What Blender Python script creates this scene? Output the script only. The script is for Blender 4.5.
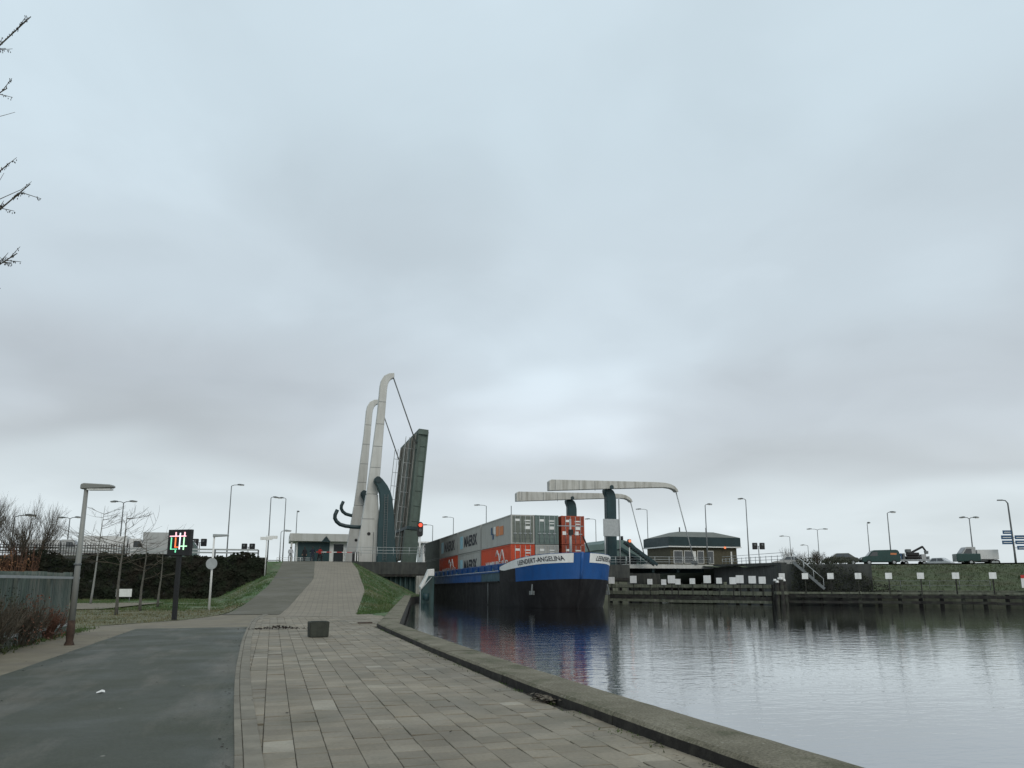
import bpy, bmesh, math, random
from mathutils import Matrix, Vector, noise
for o in list(bpy.data.objects): bpy.data.objects.remove(o)
R = math.radians
scene = bpy.context.scene
C = scene.collection
TH = R(17.0)                      # the canal runs 17 degrees left of straight ahead
cT, sT = math.cos(TH), math.sin(TH)
# ------------------------------------------------------------------ camera
cam_d = bpy.data.cameras.new('camera'); cam = bpy.data.objects.new('camera', cam_d); C.objects.link(cam)
cam.location = (0, 0, 1.6); cam.rotation_euler = (R(101), 0, 0)
cam_d.sensor_width = 36; cam_d.lens = 36 * 770 / 1024; cam_d.shift_y = 48 / 1024
cam_d.clip_start = 0.1; cam_d.clip_end = 6000
scene.camera = cam
# ------------------------------------------------------------------ sky
SKY_A, SKY_B = (-8.06, 18.45, 0.0), (1.6, 7.1, 0.0)
SUN_EL, SUN_AZ = 40, 155           # azimuth: degrees right of straight ahead
world = bpy.data.worlds.new('World'); scene.world = world; world.use_nodes = True
nt = world.node_tree; nt.nodes.clear()
def N(t, typ, **kw):
    n = t.nodes.new(typ)
    for k, v in kw.items(): setattr(n, k, v)
    return n
def ramp(t, stops, interp='LINEAR'):
    n = t.nodes.new('ShaderNodeValToRGB'); cr = n.color_ramp; cr.interpolation = interp
    while len(cr.elements) < len(stops): cr.elements.new(0.5)
    for e, (p, c) in zip(cr.elements, stops):
        e.position = p; e.color = (c, c, c, 1) if not hasattr(c, '__len__') else (*c, 1)
    return n
def mth(t, op, a, b=None, clamp=False):
    n = t.nodes.new('ShaderNodeMath'); n.operation = op; n.use_clamp = clamp
    for i, q in enumerate((a, b)):
        if q is None: continue
        if isinstance(q, (int, float)): n.inputs[i].default_value = q
        else: t.links.new(q, n.inputs[i])
    return n.outputs[0]
def mixc(t, fac, a, b, mode='MIX'):
    n = t.nodes.new('ShaderNodeMix'); n.data_type = 'RGBA'; n.blend_type = mode
    for s, q in ((n.inputs[0], fac), (n.inputs[6], a), (n.inputs[7], b)):
        if isinstance(q, (int, float)): s.default_value = q
        elif isinstance(q, (tuple, list)): s.default_value = (*q, 1)
        else: t.links.new(q, s)
    return n.outputs[2]
sky = N(nt, 'ShaderNodeTexSky', sky_type='NISHITA', sun_disc=False)
sky.sun_elevation = R(SUN_EL); sky.sun_rotation = R(SUN_AZ); sky.air_density = 1.0; sky.dust_density = 2.0
skyn = mixc(nt, 1.0, sky.outputs[0], (0.10, 0.10, 0.10), 'MULTIPLY')
tc = N(nt, 'ShaderNodeTexCoord'); sep = N(nt, 'ShaderNodeSeparateXYZ'); nt.links.new(tc.outputs['Generated'], sep.inputs[0])
den = mth(nt, 'ADD', mth(nt, 'MAXIMUM', sep.outputs[2], 0.0), 0.27)
px = mth(nt, 'DIVIDE', sep.outputs[0], den); py = mth(nt, 'DIVIDE', sep.outputs[1], den)
cmb = N(nt, 'ShaderNodeCombineXYZ'); nt.links.new(px, cmb.inputs[0]); nt.links.new(py, cmb.inputs[1])
def cloud(scale, detail, rough, off, dist=0.3):
    mp = N(nt, 'ShaderNodeMapping'); mp.inputs['Location'].default_value = off
    nt.links.new(cmb.outputs[0], mp.inputs[0])
    n = N(nt, 'ShaderNodeTexNoise'); nt.links.new(mp.outputs[0], n.inputs['Vector'])
    n.inputs['Scale'].default_value = scale; n.inputs['Detail'].default_value = detail
    n.inputs['Roughness'].default_value = rough; n.inputs['Distortion'].default_value = dist
    return n.outputs[0]
n1 = cloud(0.85, 3, 0.45, SKY_A, 0.2); n2 = cloud(2.4, 5, 0.5, SKY_B, 0.3)
# elevation with a ragged edge, so that the cloud base ends unevenly above the horizon
el = mth(nt, 'ADD', sep.outputs[2], mth(nt, 'ADD', mth(nt, 'MULTIPLY', mth(nt, 'SUBTRACT', n1, 0.5), 0.22), mth(nt, 'MULTIPLY', mth(nt, 'SUBTRACT', n2, 0.5), 0.05)))
base = ramp(nt, [(0.0, (0.625, 0.69, 0.72)), (0.08, (0.615, 0.68, 0.71)), (0.145, (0.465, 0.505, 0.53)), (0.22, (0.465, 0.512, 0.548)),
                 (0.34, (0.512, 0.588, 0.638)), (0.55, (0.54, 0.64, 0.70)), (1.0, (0.54, 0.64, 0.70))], 'EASE')
nt.links.new(el, base.inputs[0])
cl = ramp(nt, [(0.25, 0.86), (0.5, 0.99), (0.62, 1.08), (0.75, 1.30)], 'EASE'); nt.links.new(n1, cl.inputs[0])
cl2 = ramp(nt, [(0.28, 0.95), (0.5, 1.0), (0.72, 1.06)], 'EASE'); nt.links.new(n2, cl2.inputs[0])
skc = mixc(nt, 1.0, mixc(nt, 1.0, base.outputs[0], cl.outputs[0], 'MULTIPLY'), cl2.outputs[0], 'MULTIPLY')
fin = mixc(nt, 0.93, skyn, skc)
bg = N(nt, 'ShaderNodeBackground'); bg.inputs[1].default_value = 1.22; nt.links.new(fin, bg.inputs[0])
wo = N(nt, 'ShaderNodeOutputWorld'); nt.links.new(bg.outputs[0], wo.inputs[0])
sun_d = bpy.data.lights.new('sun', 'SUN'); sun_d.energy = 1.0; sun_d.angle = R(30); sun_d.color = (1, 0.92, 0.80)
sun = bpy.data.objects.new('sun', sun_d); C.objects.link(sun)
sun.rotation_euler = Vector((math.sin(R(SUN_AZ)) * math.cos(R(SUN_EL)), math.cos(R(SUN_AZ)) * math.cos(R(SUN_EL)), math.sin(R(SUN_EL)))).to_track_quat('Z', 'Y').to_euler()
scene.view_settings.view_transform = 'Standard'; scene.view_settings.look = 'None'
scene.view_settings.exposure = 0.0; scene.view_settings.gamma = 1.0; scene.view_settings.use_curve_mapping = False

# ------------------------------------------------------------------ helpers
def XY(u, v): return (-sT * u + cT * v, cT * u + sT * v)
def W(u, v, z=0): x, y = XY(u, v); return Vector((x, y, z))
def lerp(a, b, t): return a + (b - a) * t
def pl(pts, x):                                           # piecewise linear
    if x <= pts[0][0]: return pts[0][1]
    for (x0, y0), (x1, y1) in zip(pts, pts[1:]):
        if x <= x1: return lerp(y0, y1, (x - x0) / (x1 - x0))
    return pts[-1][1]
def sm(pts, x, r=2.0): return sum(pl(pts, x + r * k) for k in (-1, -.5, 0, .5, 1)) / 5
class MB:
    def __init__(s): s.v = []; s.f = []; s.m = []; s.mi = 0; s.sm = []
    def add(s, vs, fs, smooth=False):
        b = len(s.v); s.v += [tuple(q) for q in vs]; s.f += [tuple(i + b for i in q) for q in fs]
        s.m += [s.mi] * len(fs); s.sm += [smooth] * len(fs); return s
    def box(s, c, d, rz=0, mat=None):
        x, y, z = d[0] / 2, d[1] / 2, d[2] / 2
        p = [Vector((i * x, j * y, k * z)) for k in (-1, 1) for j in (-1, 1) for i in (-1, 1)]
        if mat is None: mat = Matrix.Rotation(rz, 4, 'Z')
        p = [mat @ q + Vector(c) for q in p]
        return s.add(p, [(0, 2, 3, 1), (4, 5, 7, 6), (0, 1, 5, 4), (2, 6, 7, 3), (0, 4, 6, 2), (1, 3, 7, 5)])
    def bb(s, x0, x1, y0, y1, z0, z1): return s.box(((x0 + x1) / 2, (y0 + y1) / 2, (z0 + z1) / 2), (x1 - x0, y1 - y0, z1 - z0))
    def bar(s, a, b, w, h=None, up=(0, 0, 1)):            # square bar between two points
        a, b = Vector(a), Vector(b); h = h or w; d = (b - a).normalized(); u = Vector(up)
        if abs(d.dot(u)) > .98: u = Vector((0, 1, 0))
        r = d.cross(u).normalized() * w / 2; t = r.cross(d).normalized() * h / 2
        return s.add([a - r - t, a + r - t, a + r + t, a - r + t, b - r - t, b + r - t, b + r + t, b - r + t],
                     [(0, 3, 2, 1), (4, 5, 6, 7), (0, 1, 5, 4), (1, 2, 6, 5), (2, 3, 7, 6), (3, 0, 4, 7)])
    def tube(s, pts, rad, n=8, caps=True):
        pts = [Vector(p) for p in pts]; k = len(pts)
        if not hasattr(rad, '__len__'): rad = [rad] * k
        vs = []; fs = []; prev = None
        for i in range(k):
            d = (pts[min(i + 1, k - 1)] - pts[max(i - 1, 0)]).normalized()
            if prev is None:
                u = Vector((0, 0, 1)) if abs(d.z) < .9 else Vector((1, 0, 0)); r = d.cross(u).normalized()
            else: r = (prev - d * prev.dot(d)).normalized()
            prev = r; t = d.cross(r)
            for j in range(n):
                a = 2 * math.pi * j / n; vs.append(pts[i] + (r * math.cos(a) + t * math.sin(a)) * rad[i])
        for i in range(k - 1):
            for j in range(n):
                fs.append((i * n + j, i * n + (j + 1) % n, (i + 1) * n + (j + 1) % n, (i + 1) * n + j))
        s.add(vs, fs, True)
        if caps and n > 2: 
            b = len(s.v) - len(vs)
            s.f += [tuple(b + j for j in range(n))[::-1], tuple(b + (k - 1) * n + j for j in range(n))]; s.m += [s.mi] * 2; s.sm += [False] * 2
        return s
    def prism(s, poly, a0, a1, axis='y'):                 # poly in (x,z) extruded along y, or (y,z) along x, or (x,y) along z
        n = len(poly)
        f = {'y': lambda p, a: (p[0], a, p[1]), 'x': lambda p, a: (a, p[0], p[1]), 'z': lambda p, a: (p[0], p[1], a)}[axis]
        vs = [f(p, a0) for p in poly] + [f(p, a1) for p in poly]
        fs = [(i, (i + 1) % n, n + (i + 1) % n, n + i) for i in range(n)] + [tuple(range(n))[::-1], tuple(range(n, 2 * n))]
        return s.add(vs, fs)
    def ell(s, c, r, nu=10, nv=6):
        vs = [(c[0], c[1], c[2] - r[2])]; fs = []
        for i in range(1, nv):
            a = math.pi * i / nv
            for j in range(nu):
                b = 2 * math.pi * j / nu; vs.append((c[0] + r[0] * math.sin(a) * math.cos(b), c[1] + r[1] * math.sin(a) * math.sin(b), c[2] - r[2] * math.cos(a)))
        vs.append((c[0], c[1], c[2] + r[2])); l = len(vs) - 1
        for j in range(nu): fs.append((0, 1 + (j + 1) % nu, 1 + j)); fs.append((l, l - nu + j, l - nu + (j + 1) % nu))
        for i in range(nv - 2):
            for j in range(nu): a = 1 + i * nu; fs.append((a + j, a + (j + 1) % nu, a + nu + (j + 1) % nu, a + nu + j))
        return s.add(vs, fs, True)
    def cyl(s, a, b, r, n=14): return s.tube([a, b], r, n)
    def mesh(s, name, mats, fix=True, bevel=0, seg=1):
        me = bpy.data.meshes.new(name); me.from_pydata(s.v, [], s.f)
        if not isinstance(mats, (list, tuple)): mats = [mats]
        for m in mats: me.materials.append(MAT[m] if isinstance(m, str) else m)
        me.polygons.foreach_set('material_index', s.m); me.polygons.foreach_set('use_smooth', s.sm)
        if fix or bevel:
            bm = bmesh.new(); bm.from_mesh(me)
            if fix: bmesh.ops.recalc_face_normals(bm, faces=bm.faces)
            if bevel:
                es = [e for e in bm.edges if len(e.link_faces) == 2 and e.calc_face_angle(0) > .5]
                bmesh.ops.bevel(bm, geom=es, offset=bevel, segments=seg, affect='EDGES', clamp_overlap=True)
            bm.to_mesh(me); bm.free()
        me.update(); return me
    def obj(s, name, mats, parent=None, fix=True, bevel=0, seg=1, loc=None, rz=0):
        o = bpy.data.objects.new(name, s.mesh(name, mats, fix, bevel, seg)); C.objects.link(o)
        if parent: o.parent = parent
        if loc is not None: o.location = loc; o.rotation_euler = (0, 0, rz)
        return o
def tag(o, label=None, cat=None, group=None, kind=None):
    for k, v in (('label', label), ('category', cat), ('group', group), ('kind', kind)):
        if v: o[k] = v
    return o
def thing(name, label, cat, loc=(0, 0, 0), rz=0.0, group=None):
    o = bpy.data.objects.new(name, None); C.objects.link(o); o.empty_display_size = .3
    o.location = loc; o.rotation_euler = (0, 0, rz); return tag(o, label, cat, group)
def dup(root, label, loc, rz=0.0, scale=None):
    def cp(o, par):
        c = o.copy(); C.objects.link(c); c.parent = par
        for ch in o.children: cp(ch, c)
        return c
    r = cp(root, None); r.location = loc; r.rotation_euler = (0, 0, rz); r['label'] = label
    if scale: r.scale = scale
    return r
def text_geo(s, size, bold=.012):
    cu = bpy.data.curves.new('t', 'FONT'); cu.body = s; cu.size = size; cu.resolution_u = 2; cu.align_x = 'CENTER'
    cu.offset = size * bold
    o = bpy.data.objects.new('t', cu); C.objects.link(o)
    dg = bpy.context.evaluated_depsgraph_get(); me = o.evaluated_get(dg).to_mesh()
    vs = [v.co.copy() for v in me.vertices]; fs = [tuple(p.vertices) for p in me.polygons]
    bpy.data.objects.remove(o); return vs, fs

# ------------------------------------------------------------------ materials
MAT = {}
def M(name, col, rough=.7, metal=0.0, var=.15, scale=2.0, bump=0.0, bscale=30, dirt=None, damt=.5, dscale=1.5, streak=False, spec=.4, world_space=False, emit=0):
    m = bpy.data.materials.new(name); m.use_nodes = True; t = m.node_tree; p = t.nodes['Principled BSDF']
    p.inputs['Roughness'].default_value = rough; p.inputs['Metallic'].default_value = metal; p.inputs['Specular IOR Level'].default_value = spec
    g = N(t, 'ShaderNodeNewGeometry'); oi = N(t, 'ShaderNodeObjectInfo'); tcn = N(t, 'ShaderNodeTexCoord')
    vec = N(t, 'ShaderNodeVectorMath', operation='ADD'); t.links.new(g.outputs['Position'] if world_space else tcn.outputs['Object'], vec.inputs[0])
    if not world_space:
        k = N(t, 'ShaderNodeVectorMath', operation='SCALE'); k.inputs[0].default_value = (31, 17, 23); t.links.new(oi.outputs['Random'], k.inputs['Scale']); t.links.new(k.outputs[0], vec.inputs[1])
    def noi(sc, det=5, st=None):
        v = vec.outputs[0]
        if st:
            mp = N(t, 'ShaderNodeMapping'); mp.inputs['Scale'].default_value = st; t.links.new(v, mp.inputs[0]); v = mp.outputs[0]
        n = N(t, 'ShaderNodeTexNoise'); n.inputs['Scale'].default_value = sc; n.inputs['Detail'].default_value = det; n.inputs['Roughness'].default_value = .6
        t.links.new(v, n.inputs['Vector']); return n.outputs[0]
    r = ramp(t, [(.3, tuple(min(1, c * (1 - var)) for c in col)), (.7, tuple(min(1, c * (1 + var)) for c in col))]); t.links.new(noi(scale), r.inputs[0])
    out = r.outputs[0]
    rr = ramp(t, [(0, 1 - var * .5), (1, 1 + var * .5)]); t.links.new(oi.outputs['Random'], rr.inputs[0])
    out = mixc(t, 1.0, out, rr.outputs[0], 'MULTIPLY')
    if dirt:
        d = ramp(t, [(.45, 0.0), (.72, damt)]); t.links.new(noi(dscale, 6, (3.0, 3.0, .35) if streak else None), d.inputs[0])
        out = mixc(t, d.outputs[0], out, dirt)
    t.links.new(out, p.inputs['Base Color'])
    if bump:
        b = N(t, 'ShaderNodeBump'); b.inputs['Strength'].default_value = min(1, bump); b.inputs['Distance'].default_value = .02
        t.links.new(noi(bscale, 4), b.inputs['Height']); t.links.new(b.outputs[0], p.inputs['Normal'])
    rv = ramp(t, [(.3, max(0, rough - .08)), (.7, min(1, rough + .1))]); t.links.new(noi(scale * 2.3, 3), rv.inputs[0]); t.links.new(rv.outputs[0], p.inputs['Roughness'])
    if emit: p.inputs['Emission Color'].default_value = (*col, 1); p.inputs['Emission Strength'].default_value = emit
    MAT[name] = m; return m
M('grass', (.055, .095, .036), .9, var=.35, scale=.9, bump=.8, bscale=9, dirt=(.17, .145, .095), damt=.75, dscale=.35, world_space=True)
M('grass_dark', (.056, .072, .034), .95, var=.35, scale=.7, bump=.6, bscale=7, dirt=(.07, .062, .035), damt=.6, dscale=.4, world_space=True)
M('blade_dark', (.058, .076, .034), .95, var=.3, scale=.6, dirt=(.08, .07, .04), damt=.6, dscale=.4, world_space=True, spec=.1)
M('grass_worn', (.13, .125, .07), .95, var=.3, scale=1.2, bump=.6, bscale=10, dirt=(.06, .085, .035), damt=.8, dscale=.6, world_space=True)
M('blade', (.060, .100, .036), .9, var=.3, scale=.6, dirt=(.17, .15, .088), damt=.7, dscale=.35, world_space=True, spec=.1)
M('earth', (.13, .105, .075), .95, var=.3, scale=2, bump=.6, bscale=14)
M('apron', (.170, .148, .105), .85, var=.16, scale=1.1, bump=.35, bscale=22, dirt=(.13, .115, .095), damt=.7, dscale=.5, world_space=True)
M('asphalt_ramp', (.092, .085, .060), .85, var=.10, scale=.8, bump=.35, bscale=40, dirt=(.20, .185, .16), damt=.35, dscale=.3, world_space=True)
M('road', (.07, .07, .07), .85, var=.15, scale=1, bump=.3, bscale=40)
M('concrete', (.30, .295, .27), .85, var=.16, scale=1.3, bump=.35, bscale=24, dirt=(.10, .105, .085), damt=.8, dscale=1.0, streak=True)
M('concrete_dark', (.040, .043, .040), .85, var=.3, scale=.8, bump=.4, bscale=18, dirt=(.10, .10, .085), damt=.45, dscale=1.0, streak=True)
M('coping', (.165, .15, .108), .9, var=.38, scale=5.5, bump=1.0, bscale=45, dirt=(.045, .055, .025), damt=.85, dscale=1.6)
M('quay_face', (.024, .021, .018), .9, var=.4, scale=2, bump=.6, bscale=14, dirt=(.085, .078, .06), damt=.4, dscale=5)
M('kerb', (.185, .168, .132), .85, var=.18, scale=2.5, bump=.4, bscale=40, dirt=(.10, .09, .068), damt=.6, dscale=1.5)
M('joint', (.045, .042, .032), .95, var=.3, scale=5, bump=.3, bscale=60)
M('white_steel', (.49, .49, .465), .5, var=.07, scale=.6, dirt=(.30, .29, .25), damt=.55, dscale=.5, streak=True)
M('white_steel_old', (.48, .475, .44), .5, var=.09, scale=.6, dirt=(.22, .21, .175), damt=.8, dscale=.55, streak=True)
M('teal_steel', (.013, .042, .048), .45, var=.15, scale=.7, dirt=(.03, .05, .05), damt=.4, dscale=.6, streak=True)
M('teal_dark', (.013, .032, .036), .45, var=.2, scale=1)
M('leaf_green', (.075, .105, .088), .6, var=.2, scale=.7, dirt=(.05, .06, .05), damt=.7, dscale=.7, streak=True)
M('leaf_brown', (.10, .095, .075), .8, var=.3, scale=.6, dirt=(.05, .045, .035), damt=.7, dscale=.6, streak=True)
M('teal_roof', (.105, .155, .145), .6, var=.1, scale=.5)
M('sheet_pile', (.028, .062, .062), .65, var=.25, scale=.6, dirt=(.02, .03, .027), damt=.8, dscale=.6, streak=True)
M('galv', (.36, .38, .38), .45, .3, var=.12, scale=3)
M('galv_dark', (.13, .14, .14), .5, .2, var=.15, scale=3)
M('lamp_grey', (.25, .255, .24), .55, .1, var=.15, scale=3, dirt=(.13, .12, .09), damt=.5, dscale=3)
M('black', (.012, .012, .013), .5, var=.2)
M('rubber', (.018, .018, .018), .85, var=.2)
M('rust', (.045, .028, .02), .9, var=.4, scale=9, bump=.5)
M('timber', (.085, .092, .066), .9, var=.35, scale=2.5, bump=.6, bscale=20, dirt=(.19, .19, .155), damt=.6, dscale=1.2, streak=True)
M('concrete_moss', (.075, .082, .058), .9, var=.35, scale=1.2, bump=.5, bscale=16, dirt=(.14, .14, .11), damt=.6, dscale=1.0, streak=True)
M('timber_dark', (.018, .016, .015), .9, var=.4, scale=2, bump=.5, bscale=18, dirt=(.05, .06, .04), damt=.6, dscale=2)
M('white_board', (.70, .70, .68), .6, var=.05, scale=3, dirt=(.40, .40, .36), damt=.4, dscale=2, streak=True)
M('white_paint', (.68, .68, .66), .5, var=.05, scale=2, dirt=(.42, .40, .36), damt=.4, dscale=1.2, streak=True)
M('hull_black', (.010, .009, .010), .6, var=.3, scale=.5, dirt=(.03, .03, .03), damt=.5, dscale=.5, streak=True, spec=.2)
M('hull_blue', (.005, .066, .23), .4, var=.10, scale=.5, dirt=(.008, .04, .13), damt=.5, dscale=.5, streak=True)
M('hull_teal', (.03, .08, .11), .45, var=.2, scale=.6, dirt=(.02, .03, .04), damt=.7, dscale=.6, streak=True)
M('ink', (.02, .022, .03), .6, var=.1)
M('c_grey', (.36, .36, .335), .6, var=.05, scale=.5, dirt=(.24, .22, .185), damt=.45, dscale=.7, streak=True)
M('c_red', (.54, .065, .020), .55, var=.1, scale=.5, dirt=(.34, .055, .025), damt=.4, dscale=.6, streak=True)
M('c_rust', (.31, .058, .026), .65, var=.15, scale=.8, dirt=(.11, .03, .02), damt=.5, dscale=.8, streak=True)
M('c_green', (.13, .175, .16), .6, var=.12, scale=.6, dirt=(.08, .095, .085), damt=.5, dscale=.8, streak=True)
M('c_olive', (.145, .16, .135), .6, var=.12, scale=.6, dirt=(.08, .09, .075), damt=.5, dscale=.8, streak=True)
M('c_dark', (.075, .085, .07), .65, var=.15, scale=.6)
M('mark_white', (.68, .68, .65), .6, var=.05)
M('mark_blue', (.30, .52, .60), .6, var=.05)
M('mark_navy', (.025, .07, .14), .6, var=.05)
M('mark_orange', (.55, .20, .08), .6, var=.05)
M('sign_blue', (.012, .07, .16), .4, var=.05)
M('red_paint', (.42, .03, .022), .5, var=.08)
M('brick_wall', (.075, .068, .045), .85, var=.2, scale=3, bump=.3, bscale=30)
M('roof_felt', (.14, .15, .135), .85, var=.1, scale=.7)
M('van_green', (.012, .045, .038), .3, var=.1, scale=.6, spec=.5)
M('car_silver', (.48, .50, .51), .35, .2, var=.04, scale=.5)
M('car_olive', (.05, .055, .04), .4, var=.1)
M('truck_white', (.62, .62, .61), .45, var=.05, scale=.5, dirt=(.40, .39, .36), damt=.3, dscale=.8, streak=True)
M('truck_grey', (.38, .385, .38), .5, var=.07, scale=.5, dirt=(.22, .21, .19), damt=.4, dscale=.8, streak=True)
M('fence_green', (.085, .115, .10), .65, var=.18, scale=1.2, dirt=(.22, .22, .195), damt=.8, dscale=2.2, streak=True)
M('dry_blade', (.15, .135, .075), .9, var=.35, scale=.8, dirt=(.06, .08, .032), damt=.8, dscale=.5, world_space=True, spec=.1)
M('bark', (.105, .10, .085), .9, var=.3, scale=6, bump=.6, bscale=30)
M('twig', (.09, .075, .055), .9, var=.3, scale=4)
M('twig_red', (.15, .075, .05), .9, var=.35, scale=3)
M('leaf_rust', (.24, .12, .06), .85, var=.45, scale=1.5)
M('ivy', (.013, .018, .010), .85, var=.6, scale=.9, dirt=(.022, .014, .012), damt=.8, dscale=.6, spec=.15)
M('shrub', (.032, .038, .02), .8, var=.4, scale=1.5)
M('bud', (.035, .035, .03), .9, var=.3, scale=8)
M('skin', (.42, .25, .18), .6, var=.05)
M('hair', (.03, .022, .016), .7, var=.2)
M('cloth_dark', (.018, .016, .018), .9, var=.2)
M('cloth_navy', (.015, .02, .035), .9, var=.2)
M('cloth_red', (.24, .02, .02), .9, var=.15)
M('cloth_pale', (.40, .41, .42), .9, var=.1)
M('cloth_jeans', (.035, .045, .07), .9, var=.15)
M('litter', (.75, .75, .73), .7, var=.1)
M('block_stone', (.034, .038, .030), .85, var=.3, scale=4, bump=.6, bscale=26, dirt=(.06, .064, .05), damt=.5, dscale=4, streak=True)
M('leafheap', (.03, .022, .016), .95, var=.5, scale=9)
M('red_lamp', (1.0, .10, .05), .5, emit=.9, var=0)
M('amber_lamp', (1.0, .28, .12), .5, emit=.5, var=0)
for nm, c, e in (('led_pink', (1, .55, .62), 1.0), ('led_white', (.80, .90, 1), 1.0), ('led_green', (.22, .85, .48), .75), ('led_orange', (1, .22, .07), .85), ('led_lime', (.55, 1, .62), .9)): M(nm, c, .5, emit=e, var=0)
def glass_mat():
    m = bpy.data.materials.new('glass'); m.use_nodes = True; p = m.node_tree.nodes['Principled BSDF']
    p.inputs['Base Color'].default_value = (.02, .025, .028, 1); p.inputs['Roughness'].default_value = .06; p.inputs['Specular IOR Level'].default_value = .9; MAT['glass'] = m
glass_mat()
def rotpos(t):
    g = N(t, 'ShaderNodeNewGeometry'); r = N(t, 'ShaderNodeVectorRotate'); r.rotation_type = 'Z_AXIS'; r.inputs['Angle'].default_value = -TH
    t.links.new(g.outputs['Position'], r.inputs['Vector']); return r.outputs[0]
def noise_n(t, v, sc, det=5, rough=.6):
    n = N(t, 'ShaderNodeTexNoise'); n.inputs['Scale'].default_value = sc; n.inputs['Detail'].default_value = det; n.inputs['Roughness'].default_value = rough
    t.links.new(v, n.inputs['Vector']); return n.outputs[0]
TS = .30
def tile_mat():
    m = bpy.data.materials.new('paving'); m.use_nodes = True; t = m.node_tree; p = t.nodes['Principled BSDF']
    v = rotpos(t); s = N(t, 'ShaderNodeSeparateXYZ'); t.links.new(v, s.inputs[0])
    j = mth(t, 'FLOOR', mth(t, 'DIVIDE', s.outputs[0], TS)); par = mth(t, 'MODULO', mth(t, 'ADD', j, 1000), 2)
    k = mth(t, 'FLOOR', mth(t, 'DIVIDE', mth(t, 'ADD', s.outputs[1], mth(t, 'MULTIPLY', par, TS / 2)), TS))
    cb = N(t, 'ShaderNodeCombineXYZ'); t.links.new(j, cb.inputs[0]); t.links.new(k, cb.inputs[1])
    wn = N(t, 'ShaderNodeTexWhiteNoise'); wn.noise_dimensions = '3D'; t.links.new(cb.outputs[0], wn.inputs['Vector'])
    a = ramp(t, [(0, (.170, .146, .106)), (.5, (.200, .172, .126)), (.96, (.228, .197, .146)), (.985, (.29, .26, .205))]); t.links.new(wn.outputs[0], a.inputs[0])
    big = ramp(t, [(.33, .74), (.67, 1.18)]); t.links.new(noise_n(t, v, .45, 5), big.inputs[0])
    c = mixc(t, 1.0, a.outputs[0], big.outputs[0], 'MULTIPLY')
    # damp green-grey film, a little thicker in patches
    d = ramp(t, [(.48, 0.0), (.7, .55)]); t.links.new(noise_n(t, v, .8, 6), d.inputs[0]); c = mixc(t, d.outputs[0], c, (.095, .093, .066))
    f = ramp(t, [(.3, .86), (.7, 1.12)]); t.links.new(noise_n(t, v, 26, 4), f.inputs[0]); c = mixc(t, 1.0, c, f.outputs[0], 'MULTIPLY')
    t.links.new(c, p.inputs['Base Color'])
    b = N(t, 'ShaderNodeBump'); b.inputs['Strength'].default_value = .35; b.inputs['Distance'].default_value = .006; t.links.new(noise_n(t, v, 60, 4), b.inputs['Height']); t.links.new(b.outputs[0], p.inputs['Normal'])
    rg = ramp(t, [(.3, .62), (.7, .88)]); t.links.new(noise_n(t, v, 1.4, 4), rg.inputs[0]); t.links.new(rg.outputs[0], p.inputs['Roughness'])
    MAT['paving'] = m
tile_mat()
def brick_mat():
    m = bpy.data.materials.new('ramp_brick'); m.use_nodes = True; t = m.node_tree; p = t.nodes['Principled BSDF']; v = rotpos(t)
    rt = N(t, 'ShaderNodeVectorRotate'); rt.rotation_type = 'Z_AXIS'; rt.inputs['Angle'].default_value = R(90 + 4.2); t.links.new(v, rt.inputs['Vector'])
    b = N(t, 'ShaderNodeTexBrick'); t.links.new(rt.outputs[0], b.inputs['Vector']); b.inputs['Scale'].default_value = 1
    b.inputs['Brick Width'].default_value = .3; b.inputs['Row Height'].default_value = .3; b.inputs['Mortar Size'].default_value = .014
    b.inputs['Color1'].default_value = (.185, .160, .120, 1); b.inputs['Color2'].default_value = (.215, .186, .14, 1); b.inputs['Mortar'].default_value = (.14, .12, .088, 1)
    big = ramp(t, [(.35, .86), (.65, 1.1)]); t.links.new(noise_n(t, v, .5, 5), big.inputs[0])
    t.links.new(mixc(t, 1.0, b.outputs[0], big.outputs[0], 'MULTIPLY'), p.inputs['Base Color']); p.inputs['Roughness'].default_value = .85
    MAT['ramp_brick'] = m
brick_mat()
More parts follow.
